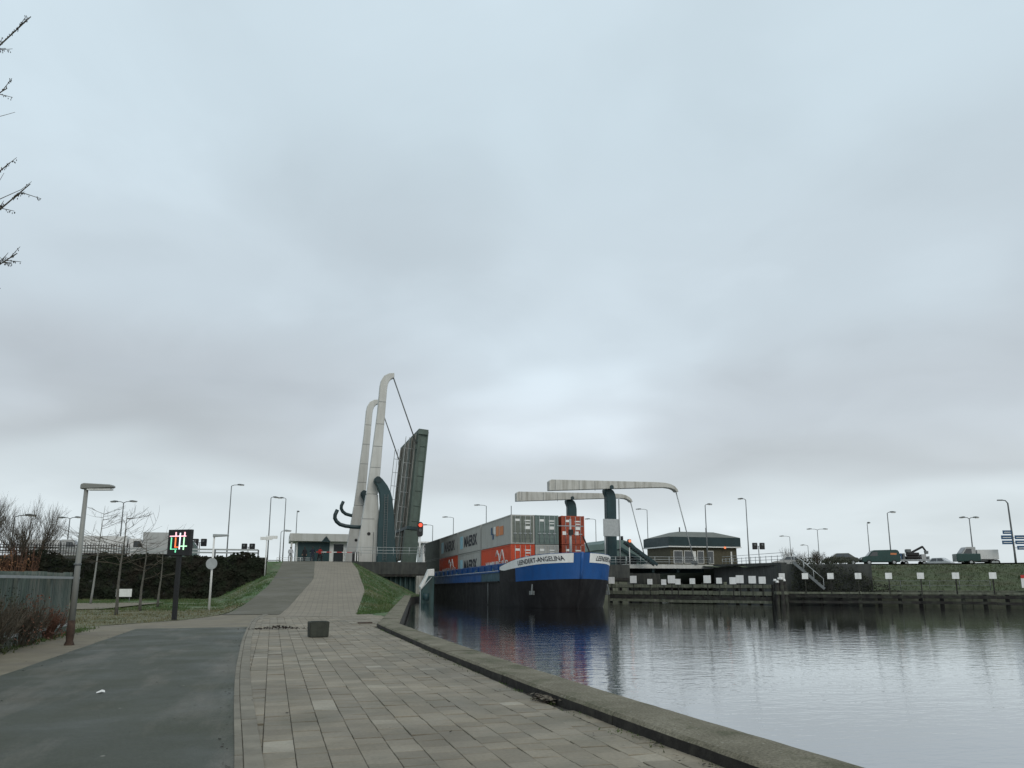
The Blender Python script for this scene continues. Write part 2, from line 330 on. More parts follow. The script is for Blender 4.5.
def asphalt_mat():
    m = bpy.data.materials.new('cycle_asphalt'); m.use_nodes = True; t = m.node_tree; p = t.nodes['Principled BSDF']; v = rotpos(t)
    a = ramp(t, [(.35, (.032, .036, .022)), (.7, (.050, .054, .035))]); t.links.new(noise_n(t, v, .35, 6, .65), a.inputs[0]); c = a.outputs[0]
    # a worn, paler track along the path and scattered scuffs
    mp = N(t, 'ShaderNodeMapping'); mp.inputs['Scale'].default_value = (1.3, .22, 1); mp.inputs['Location'].default_value = (2.7, .4, 0); t.links.new(v, mp.inputs[0])
    d = ramp(t, [(.50, 0.0), (.64, .7)]); t.links.new(noise_n(t, mp.outputs[0], .8, 6), d.inputs[0]); c = mixc(t, d.outputs[0], c, (.105, .096, .075))
    f = ramp(t, [(.3, .78), (.7, 1.22)]); t.links.new(noise_n(t, v, 70, 3), f.inputs[0]); c = mixc(t, 1.0, c, f.outputs[0], 'MULTIPLY')
    vo = N(t, 'ShaderNodeTexVoronoi'); vo.inputs['Scale'].default_value = 1.1; t.links.new(v, vo.inputs['Vector'])
    sp = ramp(t, [(.018, .8), (.03, 0.0)]); t.links.new(vo.outputs[0], sp.inputs[0]); c = mixc(t, sp.outputs[0], c, (.22, .21, .18))
    ag = N(t, 'ShaderNodeTexVoronoi'); ag.inputs['Scale'].default_value = 55; t.links.new(v, ag.inputs['Vector']); agr = ramp(t, [(0, .72), (.5, 1.0), (1, 1.32)]); t.links.new(ag.outputs['Color'], agr.inputs[0]); c = mixc(t, 1.0, c, agr.outputs[0], 'MULTIPLY')
    wv = N(t, 'ShaderNodeVectorMath', operation='ADD'); t.links.new(v, wv.inputs[0]); nn = N(t, 'ShaderNodeTexNoise'); nn.inputs['Scale'].default_value = 1.2; t.links.new(v, nn.inputs['Vector']); t.links.new(nn.outputs['Color'], wv.inputs[1])
    ck = N(t, 'ShaderNodeTexVoronoi'); ck.feature = 'DISTANCE_TO_EDGE'; ck.inputs['Scale'].default_value = .32; t.links.new(wv.outputs[0], ck.inputs['Vector'])
    ckr = ramp(t, [(.0, .75), (.006, 0.0)]); t.links.new(ck.outputs[0], ckr.inputs[0]); gate = ramp(t, [(.48, 0.0), (.56, 1.0)]); t.links.new(noise_n(t, v, .3, 2), gate.inputs[0])
    c = mixc(t, mth(t, 'MULTIPLY', ckr.outputs[0], gate.outputs[0]), c, (.02, .02, .017))
    t.links.new(c, p.inputs['Base Color'])
    b = N(t, 'ShaderNodeBump'); b.inputs['Strength'].default_value = .55; b.inputs['Distance'].default_value = .006; t.links.new(noise_n(t, v, 110, 3), b.inputs['Height']); t.links.new(b.outputs[0], p.inputs['Normal'])
    rg = ramp(t, [(.3, .55), (.7, .85)]); t.links.new(noise_n(t, v, .7, 4), rg.inputs[0]); t.links.new(rg.outputs[0], p.inputs['Roughness'])
    MAT['cycle_asphalt'] = m
asphalt_mat()
def coping_mat():
    m = bpy.data.materials.new('coping'); m.use_nodes = True; t = m.node_tree; p = t.nodes['Principled BSDF']; v = rotpos(t); p.inputs['Roughness'].default_value = .92; p.inputs['Specular IOR Level'].default_value = .25
    a = ramp(t, [(.3, (.115, .104, .074)), (.55, (.165, .15, .11)), (.75, (.225, .208, .16))]); t.links.new(noise_n(t, v, 1.7, 7, .7), a.inputs[0]); c = a.outputs[0]
    d = ramp(t, [(.50, 0.0), (.68, .8)]); t.links.new(noise_n(t, v, 1.1, 6, .65), d.inputs[0]); c = mixc(t, d.outputs[0], c, (.05, .058, .026))
    f = ramp(t, [(.32, .55), (.5, 1.0), (.70, 1.5)]); t.links.new(noise_n(t, v, 34, 4, .7), f.inputs[0]); c = mixc(t, 1.0, c, f.outputs[0], 'MULTIPLY')
    vo = N(t, 'ShaderNodeTexVoronoi'); vo.inputs['Scale'].default_value = 7; t.links.new(v, vo.inputs['Vector']); sp = ramp(t, [(.05, .8), (.12, 0.0)]); t.links.new(vo.outputs[0], sp.inputs[0]); c = mixc(t, sp.outputs[0], c, (.30, .29, .25))
    t.links.new(c, p.inputs['Base Color']); b = N(t, 'ShaderNodeBump'); b.inputs['Strength'].default_value = .9; b.inputs['Distance'].default_value = .012; t.links.new(noise_n(t, v, 30, 5, .7), b.inputs['Height']); t.links.new(b.outputs[0], p.inputs['Normal'])
    MAT['coping'] = m
coping_mat()
def water_mat():
    m = bpy.data.materials.new('water'); m.use_nodes = True; t = m.node_tree; p = t.nodes['Principled BSDF']; v = rotpos(t)
    p.inputs['Base Color'].default_value = (.50, .52, .53, 1); p.inputs['Metallic'].default_value = 1.0; p.inputs['Roughness'].default_value = .03; p.inputs['IOR'].default_value = 1.5; p.inputs['Specular IOR Level'].default_value = .5
    mp = N(t, 'ShaderNodeMapping'); mp.inputs['Scale'].default_value = (1.0, 1.9, 1); mp.inputs['Rotation'].default_value = (0, 0, R(17)); t.links.new(v, mp.inputs[0])
    h = mth(t, 'ADD', mth(t, 'ADD', mth(t, 'MULTIPLY', noise_n(t, mp.outputs[0], 4.6, 2.5, .55), .62), mth(t, 'MULTIPLY', noise_n(t, mp.outputs[0], 1.7, 1.5, .45), 1.0)), mth(t, 'MULTIPLY', noise_n(t, mp.outputs[0], .5, 1, .5), .9))
    amp = ramp(t, [(.35, .45), (.65, 1.2)]); t.links.new(noise_n(t, v, .035, 3), amp.inputs[0])
    b = N(t, 'ShaderNodeBump'); b.inputs['Strength'].default_value = 1.0; b.inputs['Distance'].default_value = .0085; t.links.new(mth(t, 'MULTIPLY', h, amp.outputs[0]), b.inputs['Height']); t.links.new(b.outputs[0], p.inputs['Normal'])
    MAT['water'] = m
water_mat()

# ------------------------------------------------------------------ terrain
QV = [(-60, 8.2), (-12, 5.4), (-2, 4.75), (2, 4.5), (5.5, 4.33), (8, 4.22), (11, 4.12), (18, 4.02), (24, 4.07), (29, 4.15), (87, 14.5), (96, 17.6), (97, 18.0), (500, 18.0)]
def vq(u): return pl(QV, u)
ZR = [(43, 0), (48, .28), (58, 1.0), (65, 1.45), (83, 2.8), (97, 4.0), (400, 4.0)]
def zr(u): return sm(ZR, u, 2.5) if u < 94 else pl(ZR, u)
VL = [(30, -3.3), (38, -2.7), (42.3, -2.05), (50.5, -1.2), (61, -.35), (70, .1), (85, .7), (100, 1.2), (130, 1.2)]
VM = [(36, .15), (41.4, .45), (70, 3.4), (100, 4.9), (130, 4.9)]
VR = [(36, 3.7), (43, 4.45), (58, 6.5), (83, 8.5), (99, 9.2), (130, 9.2)]
def hl(u, v):                                             # height of the land left of the quay
    w = vq(u) - v
    if w < -.05: return -3.2
    z = 0.0
    if u > 38:
        r = zr(u); vl, vr = sm(VL, u), sm(VR, u)
        if v < vl: z = max(0.0, r - (vl - .5 - v) * .5 if v < vl - .5 else r)
        elif v > vr:
            d = vq(u) - vr; k = max(0, min(1, (v - vr - .3) / max(.6, d - .9))); z = lerp(r, .10, k)
        else: z = r
        if u >= 81 and v < -1: z = max(z, 4.0)
        if u > 97 and v < 18: z = 4.0
        if u > 140: z = max(1.0, 4 - (u - 140) * .1)
    return z - .03 if w > .05 else z - .03
us = [-300, -150, -80, -40, -20] + [x * 1.0 for x in range(-10, 80)] + [80.0, 80.9, 81.0] + [82 + x * 1.5 for x in range(0, 10)] + [96.9, 97.05] + [99, 105, 112, 120, 128, 140, 155, 170, 200, 260, 400, 700, 1500, 4000]
ws = [-4000, -1500, -600, -300, -180, -120, -90, -70, -60] + [x * 1.0 for x in range(-52, -14)] + [x * .5 for x in range(-28, -1)] + [-.3, -.06, .06, .5, 2, 6, 15, 40, 90, 200, 500, 1500, 4000]
us.sort(); g = MB(); vs = []
for u in us:
    for w in ws:
        v = vq(u) + w; rough = noise.noise(Vector((u * .35, v * .35, 0))) * .06 if (u > 31 and w < -1) else 0
        if u < 40 and -6.3 < v < 4.2: rough = -.04
        vs.append(W(u, v, hl(u, v) + rough))
nw = len(ws); g.add(vs, [(i * nw + j, i * nw + j + 1, (i + 1) * nw + j + 1, (i + 1) * nw + j) for i in range(len(us) - 1) for j in range(nw - 1)], True)
tag(g.obj('ground', 'grass', fix=False), kind='structure')
# right bank: its own terrain frame
B0 = Vector((27.8, 80.0)); BE = Vector((.912, -.410)); BN = Vector((.410, .912))
def tmin(w): return -.45 * w if w < 45 else -.45 * 45 - (w - 45) * .3
def BW(tau, w, z): q = B0 + BE * (tau + tmin(max(0, w))) + BN * w; return Vector((q.x, q.y, z))
def hb(tau, w):
    if w < 1.15: return -3.0
    if w < 2.2: return .55
    z = pl([(2.2, .55), (12.5, 3.2), (14.5, 3.5), (24, 3.52), (34, 4.0), (90, 4.0), (200, 1.0)], w)
    if tau < 7: z = max(z, lerp(3.3, z, max(0, (tau - 5) / 2)))
    return z
ts = [0, .01] + [x * .8 for x in range(1, 12)] + [10 + x * 1.5 for x in range(0, 28)] + [60, 80, 120, 200, 400, 1000, 3000]
wss = [0, 1.1, 1.2, 2.2, 2.3] + [3 + x * 1.0 for x in range(0, 36)] + [42, 60, 90, 140, 200, 400, 1000, 3000]
g = MB(); vs = [BW(t, w, hb(t, w) + (noise.noise(Vector((t * .4, w * .4, 5))) * .07 if w > 2.5 else 0)) for t in ts for w in wss]; nw = len(wss)
g.add(vs, [(i * nw + j, (i + 1) * nw + j, (i + 1) * nw + j + 1, i * nw + j + 1) for i in range(len(ts) - 1) for j in range(nw - 1)], True)
tag(g.obj('embankment', 'grass_dark', fix=False), kind='structure')
g = MB(); g.add([W(-200, -20, -.7), W(-200, 400, -.7), W(500, 400, -.7), W(500, -20, -.7)], [(0, 1, 2, 3)])
tag(g.obj('water', 'water', fix=False), kind='structure')
# paths
g = MB(); rt = [0.5] + [2 + 2 * k for k in range(40)]; vs = [BW(t, w, hb(t, w) + .11) for t in rt for w in (14.8, 19, 23.5)]
g.add(vs, [(i * 3 + j, (i + 1) * 3 + j, (i + 1) * 3 + j + 1, i * 3 + j + 1) for i in range(len(rt) - 1) for j in range(2)]); tag(g.obj('embankment_road', 'road', fix=False), kind='structure')
def strip(name, mat, ulist, lo, hi, zf, nz=4):
    g = MB(); vs = []
    for u in ulist:
        a, b = lo(u), hi(u)
        for k in range(nz + 1): v = lerp(a, b, k / nz); vs.append(W(u, v, zf(u, v)))
    n = nz + 1; g.add(vs, [(i * n + j, i * n + j + 1, (i + 1) * n + j + 1, (i + 1) * n + j) for i in range(len(ulist) - 1) for j in range(nz)], True)
    return tag(g.obj(name, mat, fix=False), kind='structure')
VK = [(-6, .25), (7.5, -.22), (11.75, -.42), (15.6, -.56), (23.5, -.72), (34, -.78), (38, -.62), (41, -.3)]
def vk(u): return sm(VK, u, 1.5)
fu = lambda a, b, s: [a + (b - a) * i / round((b - a) / s) for i in range(round((b - a) / s) + 1)]
strip('cycle_path', 'cycle_asphalt', fu(-6, 30, 1), lambda u: -4.40 + .012 * math.sin(u * 2.3), lambda u: vk(u), lambda u, v: .0 + .004)
g = MB(); poly = [(-6, -4.4), (-6, -6.9), (29.2, -6.9), (31.7, -6.3), (33.5, -5.2), (36.2, -3.5), (39.0, -2.8), (42, -2.15), (42, .5), (39, .6), (36, -.1), (33, -.6), (30, -.66), (30, -4.4)]
g.add([W(u, v, -.002) for u, v in poly], [tuple(range(len(poly)))]); tag(g.obj('brick_footway', 'apron', fix=True), kind='structure')
strip('ramp_cycle_path', 'asphalt_ramp', fu(41, 101, 1), lambda u: sm(VL, u), lambda u: sm(VM, u), lambda u, v: zr(u) + .012)
strip('ramp_footpath', 'ramp_brick', fu(38, 101, 1), lambda u: sm(VM, u) + .02, lambda u: sm(VR, u), lambda u, v: zr(u) + pl([(38, .006), (40, .008), (44, .02)], u))
strip('road', 'road', fu(101, 122, 1), lambda u: -120, lambda u: 15.6, lambda u, v: 4.02)
strip('side_path', 'apron', fu(50, 64, 1), lambda u: -60, lambda u: -9.3 + .12 * (u - 50), lambda u, v: .075, 1)
def gz(u, v): return hl(u, v) + (noise.noise(Vector((u * .35, v * .35, 0))) * .06)
def vedge(u): return pl([(29.3, -6.95), (31.7, -6.35), (33.5, -5.25), (36.2, -3.55), (39, -2.85), (42, -2.2), (47, -1.7), (50, -1.4)], u)
strip('verge', 'grass_worn', fu(29.3, 49.5, .5), lambda u: -26, vedge, lambda u, v: gz(u, v) + .035, 50)
# seam across the ramp
g = MB(); uu = 71.5; vs = [W(uu + d, lerp(sm(VL, uu), sm(VM, uu), k / 6), zr(uu + d) + .017) for d in (0, .35) for k in range(7)]
g.add(vs, [(k, k + 1, k + 8, k + 7) for k in range(6)]); tag(g.obj('ramp_seam', 'road'), kind='structure')

# ------------------------------------------------------------------ paving
rnd = random.Random(4)
pav = bpy.data.objects.new('pavement', None)
g = MB(); ul = fu(-6, 41, 1); vs = []
for u in ul: vs += [W(u, vk(u) - .0, -.026), W(u, vq(u) - .25, -.026)]
g.add(vs, [(2 * i, 2 * i + 1, 2 * i + 3, 2 * i + 2) for i in range(len(ul) - 1)])
pav = g.obj('pavement', 'joint', fix=False); tag(pav, kind='structure')
h = TS / 2 - .0035
def tile_geo(mb, M4):
    vs = [(-h, -h, -.03), (h, -h, -.03), (h, h, -.03), (-h, h, -.03), (-h, -h, -.004), (h, -h, -.004), (h, h, -.004), (-h, h, -.004)]
    i = h - .005; vs += [(-i, -i, 0), (i, -i, 0), (i, i, 0), (-i, i, 0)]
    mb.add([M4 @ Vector(q) for q in vs], [(0, 1, 5, 4), (1, 2, 6, 5), (2, 3, 7, 6), (3, 0, 4, 7), (4, 5, 9, 8), (5, 6, 10, 9), (6, 7, 11, 10), (7, 4, 8, 11), (8, 9, 10, 11)])
tm = MB(); tile_geo(tm, Matrix()); tile_me = tm.mesh('paving_tile', 'paving', fix=False)
tiles = []
for j in range(-5, 17):
    for k in range(-16, 136):
        v = (j + .5) * TS; u = (k + .5) * TS - (TS / 2 if j % 2 else 0)
        if v + TS / 2 < vk(u) - .02 or v + TS / 2 > vq(u) - .27 or u > 40: continue
        if u > 37.5 and v < sm(VM, u): continue
        z = (-.010 if v - TS / 2 < vk(u) + .02 else 0) + rnd.gauss(0, .0028) + .006 * noise.noise(Vector((u * .5, v * .5, 3)))
        Mx = Matrix.Translation(W(u, v, z)) @ Matrix.Rotation(TH + rnd.gauss(0, .006), 4, 'Z') @ Matrix.Rotation(rnd.gauss(0, .010), 4, 'X') @ Matrix.Rotation(rnd.gauss(0, .010), 4, 'Y')
        tiles.append((u, v, Mx))
def inview(u, v):
    x, y = XY(u, v); return y > 6.2 and abs(x / y) < .68
tiles.sort(key=lambda t: (not inview(t[0], t[1]), W(t[0], t[1]).length))
for u, v, Mx in tiles[:300]:
    o = bpy.data.objects.new('paving_tile', tile_me); C.objects.link(o); o.parent = pav; o.matrix_local = Mx
g = MB()
for u, v, Mx in tiles[300:]: tile_geo(g, Mx)
o = g.obj('paving_tile_field', 'paving', pav, fix=False); o['kind'] = 'stuff'
# kerb stones between asphalt and paving
kb = MB(); ul = fu(-6, 41, 1); vs = []
for u in ul: vs += [W(u, vk(u) - .01, -.035), W(u, vk(u) + .26, -.035)]
kb.add(vs, [(2 * i, 2 * i + 1, 2 * i + 3, 2 * i + 2) for i in range(len(ul) - 1)]); kerb = tag(kb.obj('kerb', 'joint', fix=False), kind='structure')
for i in range(0, 47):
    u0 = -6 + i; a = W(u0, vk(u0)); b = W(u0 + 1, vk(u0 + 1)); d = (b - a).normalized(); nrm = Vector((d.y, -d.x, 0))
    for w0, w1, zz in ((0, .075, .020), (.082, .25, .015)):
        g = MB(); q = [a + d * .005 + nrm * w0, b - d * .005 + nrm * w0, b - d * .005 + nrm * w1, a + d * .005 + nrm * w1]; dz = rnd.gauss(0, .002)
        g.add([p + Vector((0, 0, -.05)) for p in q] + [p + Vector((0, 0, zz + dz)) for p in q], [(0, 1, 5, 4), (1, 2, 6, 5), (2, 3, 7, 6), (3, 0, 4, 7), (4, 5, 6, 7)])
        g.obj('kerb_stone', 'kerb', kerb, bevel=.004)

# ------------------------------------------------------------------ quay wall
qw = thing('quay_wall', 'low mossy concrete quay wall along the edge of the paved path', 'wall', W(29, 4.15))
qo = qw.location.copy()
g = MB(); ul = fu(-12, 29, 1) + fu(29.5, 95.5, 1.5); vs = []
for u in ul: vs += [W(u, vq(u) + .30, -.1) - qo, W(u, vq(u) + .26, -3) - qo]
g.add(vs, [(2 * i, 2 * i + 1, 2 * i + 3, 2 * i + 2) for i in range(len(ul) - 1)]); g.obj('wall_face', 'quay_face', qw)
def qline(s):                                             # point and direction along the quay, s in metres from u=-12
    if s < 41: a, b = vq(-12 + s), vq(-11.9 + s); return Vector((-12 + s, a - .03)), Vector((.1, b - a)).normalized()
    d = Vector((58, 10.35)).normalized(); return Vector((29, 4.15)) + d * (s - 41), d
s = 0.0
while s < 98:
    L = 4.1 if s < 38 else 3.0
    if s < 41 < s + L: L = 41 - s
    g = MB(); jz = rnd.gauss(0, .0025); jn = rnd.gauss(0, .003)
    prof = [(-.385, -.30), (-.385, .10), (-.345, .137), (-.2, .146), (.22, .142), (.33, .128), (.375, .085), (.38, -.42)]
    k = 25; vs = []
    for i in range(k):
        a = .004 + (L - .008) * i / (k - 1); p, d = qline(s + a); n = Vector((-d.y, d.x))
        for jx, (x, z) in enumerate(prof):
            rg = noise.noise(Vector(((s + a) * 2.7, x * 5, 1))) * .005 * (1 if 0 < jx < 7 else .4)
            q = p + n * (x + jn + rg); vs.append(W(q.x, q.y, z + jz + rg * .8) - qo)
    m = len(prof); g.add(vs, [(i * m + j, i * m + j + 1, (i + 1) * m + j + 1, (i + 1) * m + j) for i in range(k - 1) for j in range(m - 1)] + [tuple(range(m)), tuple(range((k - 1) * m, k * m))])
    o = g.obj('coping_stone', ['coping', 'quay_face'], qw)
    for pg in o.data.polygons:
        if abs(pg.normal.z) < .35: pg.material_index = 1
    s += L

# ------------------------------------------------------------------ left bridge: abutment and raised drawbridge
ab = thing('bridge_abutment', 'dark concrete bridge abutment on teal sheet piling left of the barge', 'abutment', W(97, 14, -.7), TH)
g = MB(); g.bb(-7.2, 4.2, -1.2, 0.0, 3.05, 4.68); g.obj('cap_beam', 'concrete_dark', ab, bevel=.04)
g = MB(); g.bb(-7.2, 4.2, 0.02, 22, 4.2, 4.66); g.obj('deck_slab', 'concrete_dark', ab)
g = MB(); g.bb(2.9, 4.05, -1.45, -.2, -1.5, 3.0); g.obj('corner_post', 'concrete', ab, bevel=.05)
g = MB(); x = -8.0; vs = []; k = 0
while x < 2.9:
    for dx, y in ((0, -.75), (.18, -.75), (.30, -.35), (.48, -.35)): vs += [(x + dx, y, -1.5), (x + dx, y, 3.06)]
    x += .6
g.add(vs, [(2 * i, 2 * i + 2, 2 * i + 3, 2 * i + 1) for i in range(len(vs) // 2 - 1)]); g.obj('sheet_piling', 'sheet_pile', ab, fix=False)
g = MB(); g.bb(3.6, 4.0, -.2, 22, -1.5, 4.1); g.obj('channel_wall', 'concrete_dark', ab)
g = MB(); g.bb(-7.2, 4.1, -1.28, -1.205, 2.9, 3.2); g.obj('timber_waling', 'timber_dark', ab)

def railing(name, label, a, b, z, hgt=1.05, step=2.0, rails=(.35, .7, 1.05), mat='galv', r=.035):
    a = Vector((a[0], a[1], z)); b = Vector((b[0], b[1], z if len(b) < 3 else b[2])); t = thing(name, label, 'railing', a); d = b - a; n = max(1, round(d.length / step))
    for i in range(n + 1):
        p = d * (i / n); MB().tube([p, p + Vector((0, 0, hgt))], r, 6).obj('post', mat, t)
    for q in rails: MB().tube([Vector((0, 0, q)), d + Vector((0, 0, q))], r * .85, 6).obj('rail', mat, t)
    return t
railing('railing', 'pale tube railing on the abutment under the raised bridge leaf', XY(96.1, 8.2), XY(96.1, 18.0), 4.68, 1.1)

def poly_part(name, polyvz, y0, y1, mat, parent, bevel=.05): MB().prism(polyvz, y0, y1, 'y').obj(name, mat, parent, bevel=bevel)
def smooth_poly(pts, n=1):
    return pts
V0 = 13.0
db = thing('drawbridge', 'raised white and teal drawbridge with its leaf standing upright', 'bridge', W(100, V0, 4.0), TH)
L0 = [(14.12, 29.11), (13.4, 29.0), (12.78, 28.62), (12.42, 28.0), (12.28, 27.29), (12.06, 23.56), (11.3, 15.55), (11.0, 12.7)]
R0 = [(14.14, 28.49), (13.75, 28.28), (13.46, 27.89), (13.3, 27.4), (13.22, 26.82), (12.67, 15.27), (12.45, 12.7)]
upper = L0 + R0[::-1]; lower = [(10.98, 12.66), (9.85, 3.9), (12.95, 3.9), (12.75, 9.0), (12.47, 12.66)]
post = [(12.22, 14.95), (12.82, 14.6), (13.51, 13.74), (13.95, 12.9), (14.16, 12.2), (14.35, 10.8), (14.47, 9.41), (14.95, 3.6), (12.45, 3.6), (12.5, 9.05), (12.67, 11.22), (12.54, 12.7), (12.2, 13.6), (11.8, 14.2), (11.8, 14.6)]
sh = lambda P: [(a - V0, b - 4.0) for a, b in P]
for y in (0.0, 16.0):
    poly_part('balance_beam', sh(upper), y + .10, y + 1.0, 'white_steel', db, .06)
    cw = MB().prism(sh(lower), y - .05, y + 1.15, 'y').obj('counterweight', 'white_steel', db, bevel=.05)
    MB().box((11.3 - V0, y - .055, 9.5 - 4), (1.6, .05, .05)).obj('seam_plate', 'galv_dark', cw)
    MB().cyl((11.45 - V0, y - .09, 7.6 - 4), (11.45 - V0, y - .04, 7.6 - 4), .22).obj('inspection_hatch', 'black', cw)
    MB().bb(12.0 - V0, 12.06 - V0, y - .15, y - .05, .1, 3.8).obj('cable_duct', 'galv_dark', cw)
    poly_part('tower_post', sh(post), y - 1.1, y - .12, 'teal_steel', db, .08)
    MB().cyl((12.3 - V0, y - 1.2, 14.45 - 4), (12.3 - V0, y + 1.1, 14.45 - 4), .42, 18).obj('pivot', 'teal_dark', db)
    hk = [(11.0, 8.43), (9.6, 8.46), (8.55, 8.56), (7.85, 8.75), (7.4, 9.1), (7.17, 9.52), (7.18, 9.95), (7.45, 10.6)]
    MB().tube([(a - V0 + (2.0 if y else 0), y + .5, b - 4 + (2.7 if y else 0)) for a, b in hk], .25, 10).obj('buffer_hook', 'teal_dark', db)
    for zz in (16.2, 19.0, 22.0, 25.0):
        xl = pl([(q[1], q[0]) for q in L0[::-1]], zz); xr = pl([(q[1], q[0]) for q in R0[::-1]], zz); MB().bb(xl - V0 + .03, xr - V0 - .03, y + .085, y + .098, zz - 4.03, zz - 3.97).obj('seam_plate', 'galv_dark', db)
    ld = MB().bb(13.15 - V0, 13.2 - V0, y - 1.26, y - 1.2, .2, 8.6).obj('ladder', 'galv_dark', db); MB().bb(13.55 - V0, 13.6 - V0, y - 1.26, y - 1.2, .2, 8.6).obj('stile', 'galv_dark', ld)
    for k in range(26): MB().bb(13.2 - V0, 13.55 - V0, y - 1.245, y - 1.215, .4 + k * .31, .43 + k * .31).obj('rung', 'galv_dark', ld)
# leaf, leaning five degrees over the channel
LA = R(4.6); leaf_o = Vector((16.15 - V0, 0, .4))
def LF(a, t, y): return (leaf_o.x + math.sin(LA) * a + math.cos(LA) * t, y, leaf_o.z + math.cos(LA) * a - math.sin(LA) * t)
def leafbox(mb, a0, a1, t0, t1, y0, y1):
    vs = [LF(a, t, y) for a in (a0, a1) for t in (t0, t1) for y in (y0, y1)]
    return mb.add(vs, [(0, 1, 3, 2), (4, 6, 7, 5), (0, 2, 6, 4), (1, 5, 7, 3), (0, 4, 5, 1), (2, 3, 7, 6)])
for y in (0.2, 15.2):
    gd = leafbox(MB(), 0, 17.0, .28, 1.30, y, y + .35).obj('leaf_girder', 'leaf_green', db, bevel=.03)
    leafbox(MB(), 0, 17.25, .10, .42, y - .12, y + .47).obj('flange', 'leaf_green', gd)
    leafbox(MB(), 0, 17.1, 1.24, 1.42, y - .12, y + .47).obj('flange', 'leaf_green', gd)
    for a in range(1, 17, 2): leafbox(MB(), a, a + .08, .45, 1.22, y - .09, y + .44).obj('stiffener', 'leaf_green', gd)
leafbox(MB(), 0, 17.0, .12, .30, .68, 15.1).obj('leaf_deck', 'leaf_brown', db)
for k in range(9):
    y0 = .72 + k * 1.62; leafbox(MB(), .1, 16.9, -.02, .11, y0, y0 + (1.1 if k % 2 else 1.3)).obj('deck_plank', 'leaf_brown' if k % 3 else 'leaf_green', db)
for y in (1.15, 3.95, 7.5, 11.2, 14.3):
    leafbox(MB(), .2, 16.7, -.16, -.03, y, y + .14).obj('kerb_rail', 'concrete', db)
for y in (3.0, 13.0):
    hr = leafbox(MB(), .3, 16.6, -1.15, -1.07, y, y + .07).obj('hand_rail', 'galv', db)
    leafbox(MB(), .3, 16.6, -.66, -.60, y, y + .06).obj('mid_rail', 'galv', hr)
    for a in range(1, 17, 2): leafbox(MB(), a, a + .06, -1.1, -.03, y, y + .06).obj('rail_post', 'galv', hr)
for a in (0.8, 5.6, 10.8, 16.0): leafbox(MB(), a, a + .3, .34, 1.2, .6, 15.15).obj('cross_girder', 'leaf_green', db)
leafbox(MB(), 16.6, 17.3, .05, 1.35, -.1, 15.7).obj('end_beam', 'leaf_green', db)
leafbox(MB(), -.6, 3.8, -.35, 1.5, .0, 1.0).obj('hinge_block', 'leaf_green', db)
leafbox(MB(), 3.9, 4.3, -.2, 1.45, -.1, 15.6).obj('hinge_beam', 'teal_dark', db)
for y in (.55, 15.4):
    a = Vector((14.0 - V0, y, 28.7 - 4)); b = Vector(LF(14.9, .2, y)); MB().tube([a, b], .085, 8).obj('hanger_rod', 'galv_dark', db)
    MB().box(b, (.5, .5, .6)).obj('rod_bracket', 'leaf_green', db)

# ------------------------------------------------------------------ right bridge, lowered
VR0 = 46.0
rb = thing('drawbridge', 'lowered drawbridge with long white balance beams held level above its deck', 'bridge', W(101, VR0, 4.0), TH)
top = [(36.15, 15.35), (36.5, 15.62), (45.37, 15.75), (52.64, 15.86), (54.2, 15.82), (55.1, 15.65), (55.75, 15.35), (56.15, 14.95), (56.3, 14.55)]
bot = [(36.17, 14.05), (40.87, 14.34), (45.02, 14.6), (52.6, 15.05), (54.2, 15.12), (55.1, 15.03), (55.6, 14.86), (56.0, 14.5)]
rp = [(45.2, 14.8), (45.9, 14.78), (46.35, 14.5), (46.6, 14.05), (46.74, 13.2), (46.6, -.5), (45.2, -.5), (45.25, 13.6), (45.0, 14.2), (44.95, 14.6)]
sr = lambda P: [(a - VR0, b - 4.0) for a, b in P]
for y in (0.0, 15.3):
    bm_ = MB().prism(sr(top + bot[::-1]), y - .5, y + .45, 'y').obj('balance_beam', 'white_steel_old', rb, bevel=.05)
    for x in (37.0, 40.6, 43.0): MB().bb(x - VR0, x + .06 - VR0, y - .53, y - .49, 10.25, 11.6).obj('seam_plate', 'galv_dark', bm_)
    MB().prism(sr(rp), y + .47, y + 1.5, 'y').obj('tower_post', 'teal_steel', rb, bevel=.08)
    MB().cyl((45.6 - VR0, y - .6, 14.85 - 4), (45.6 - VR0, y + 1.55, 14.85 - 4), .3, 16).obj('pivot', 'teal_dark', rb)
    MB().tube([(56.1 - VR0, y, 14.7 - 4), (58.7 - VR0, y, .4)], .085, 8).obj('hanger_rod', 'galv', rb)
    MB().bb(47.2 - VR0, 61.6 - VR0, y - .3, y + .3, -.55, .02).obj('leaf_girder', 'white_steel', rb, bevel=.03)
    MB().bb(58.4 - VR0, 59.0 - VR0, y - .4, y + .4, .03, .6).obj('rod_bracket', 'galv_dark', rb)
MB().bb(47.2 - VR0, 61.6 - VR0, .35, 14.9, -.35, -.02).obj('leaf_deck', 'concrete_dark', rb)
for k in range(4): MB().bb(48 + k * 4 - VR0, 48.35 + k * 4 - VR0, .35, 14.9, -1.1, -.36).obj('cross_girder', 'teal_dark', rb)
railing('railing', 'grey tube railing along the near edge of the lowered drawbridge', XY(100.4, 47.5), XY(100.4, 61), 4.03, 1.1, 2.2, mat='galv')
bd = thing('sign_board', 'blank grey sign board mounted on the near teal bridge tower', 'sign', W(100.0, 44.75, 4), TH)
MB().bb(-1.17, 1.17, -.9, -.8, 3.8, 6.2).obj('panel', 'galv', bd, bevel=.02)
for x in (-.6, .5): MB().bb(x - .04, x + .04, -.8, -.72, 3.9, 6.1).obj('bracket', 'galv_dark', bd)
for x in (-.9, 1.35): MB().tube([(x, -.7, -.1), (x, -.7, 9.2 if x > 0 else 4.6)], .1, 8).obj('post', 'galv', bd)
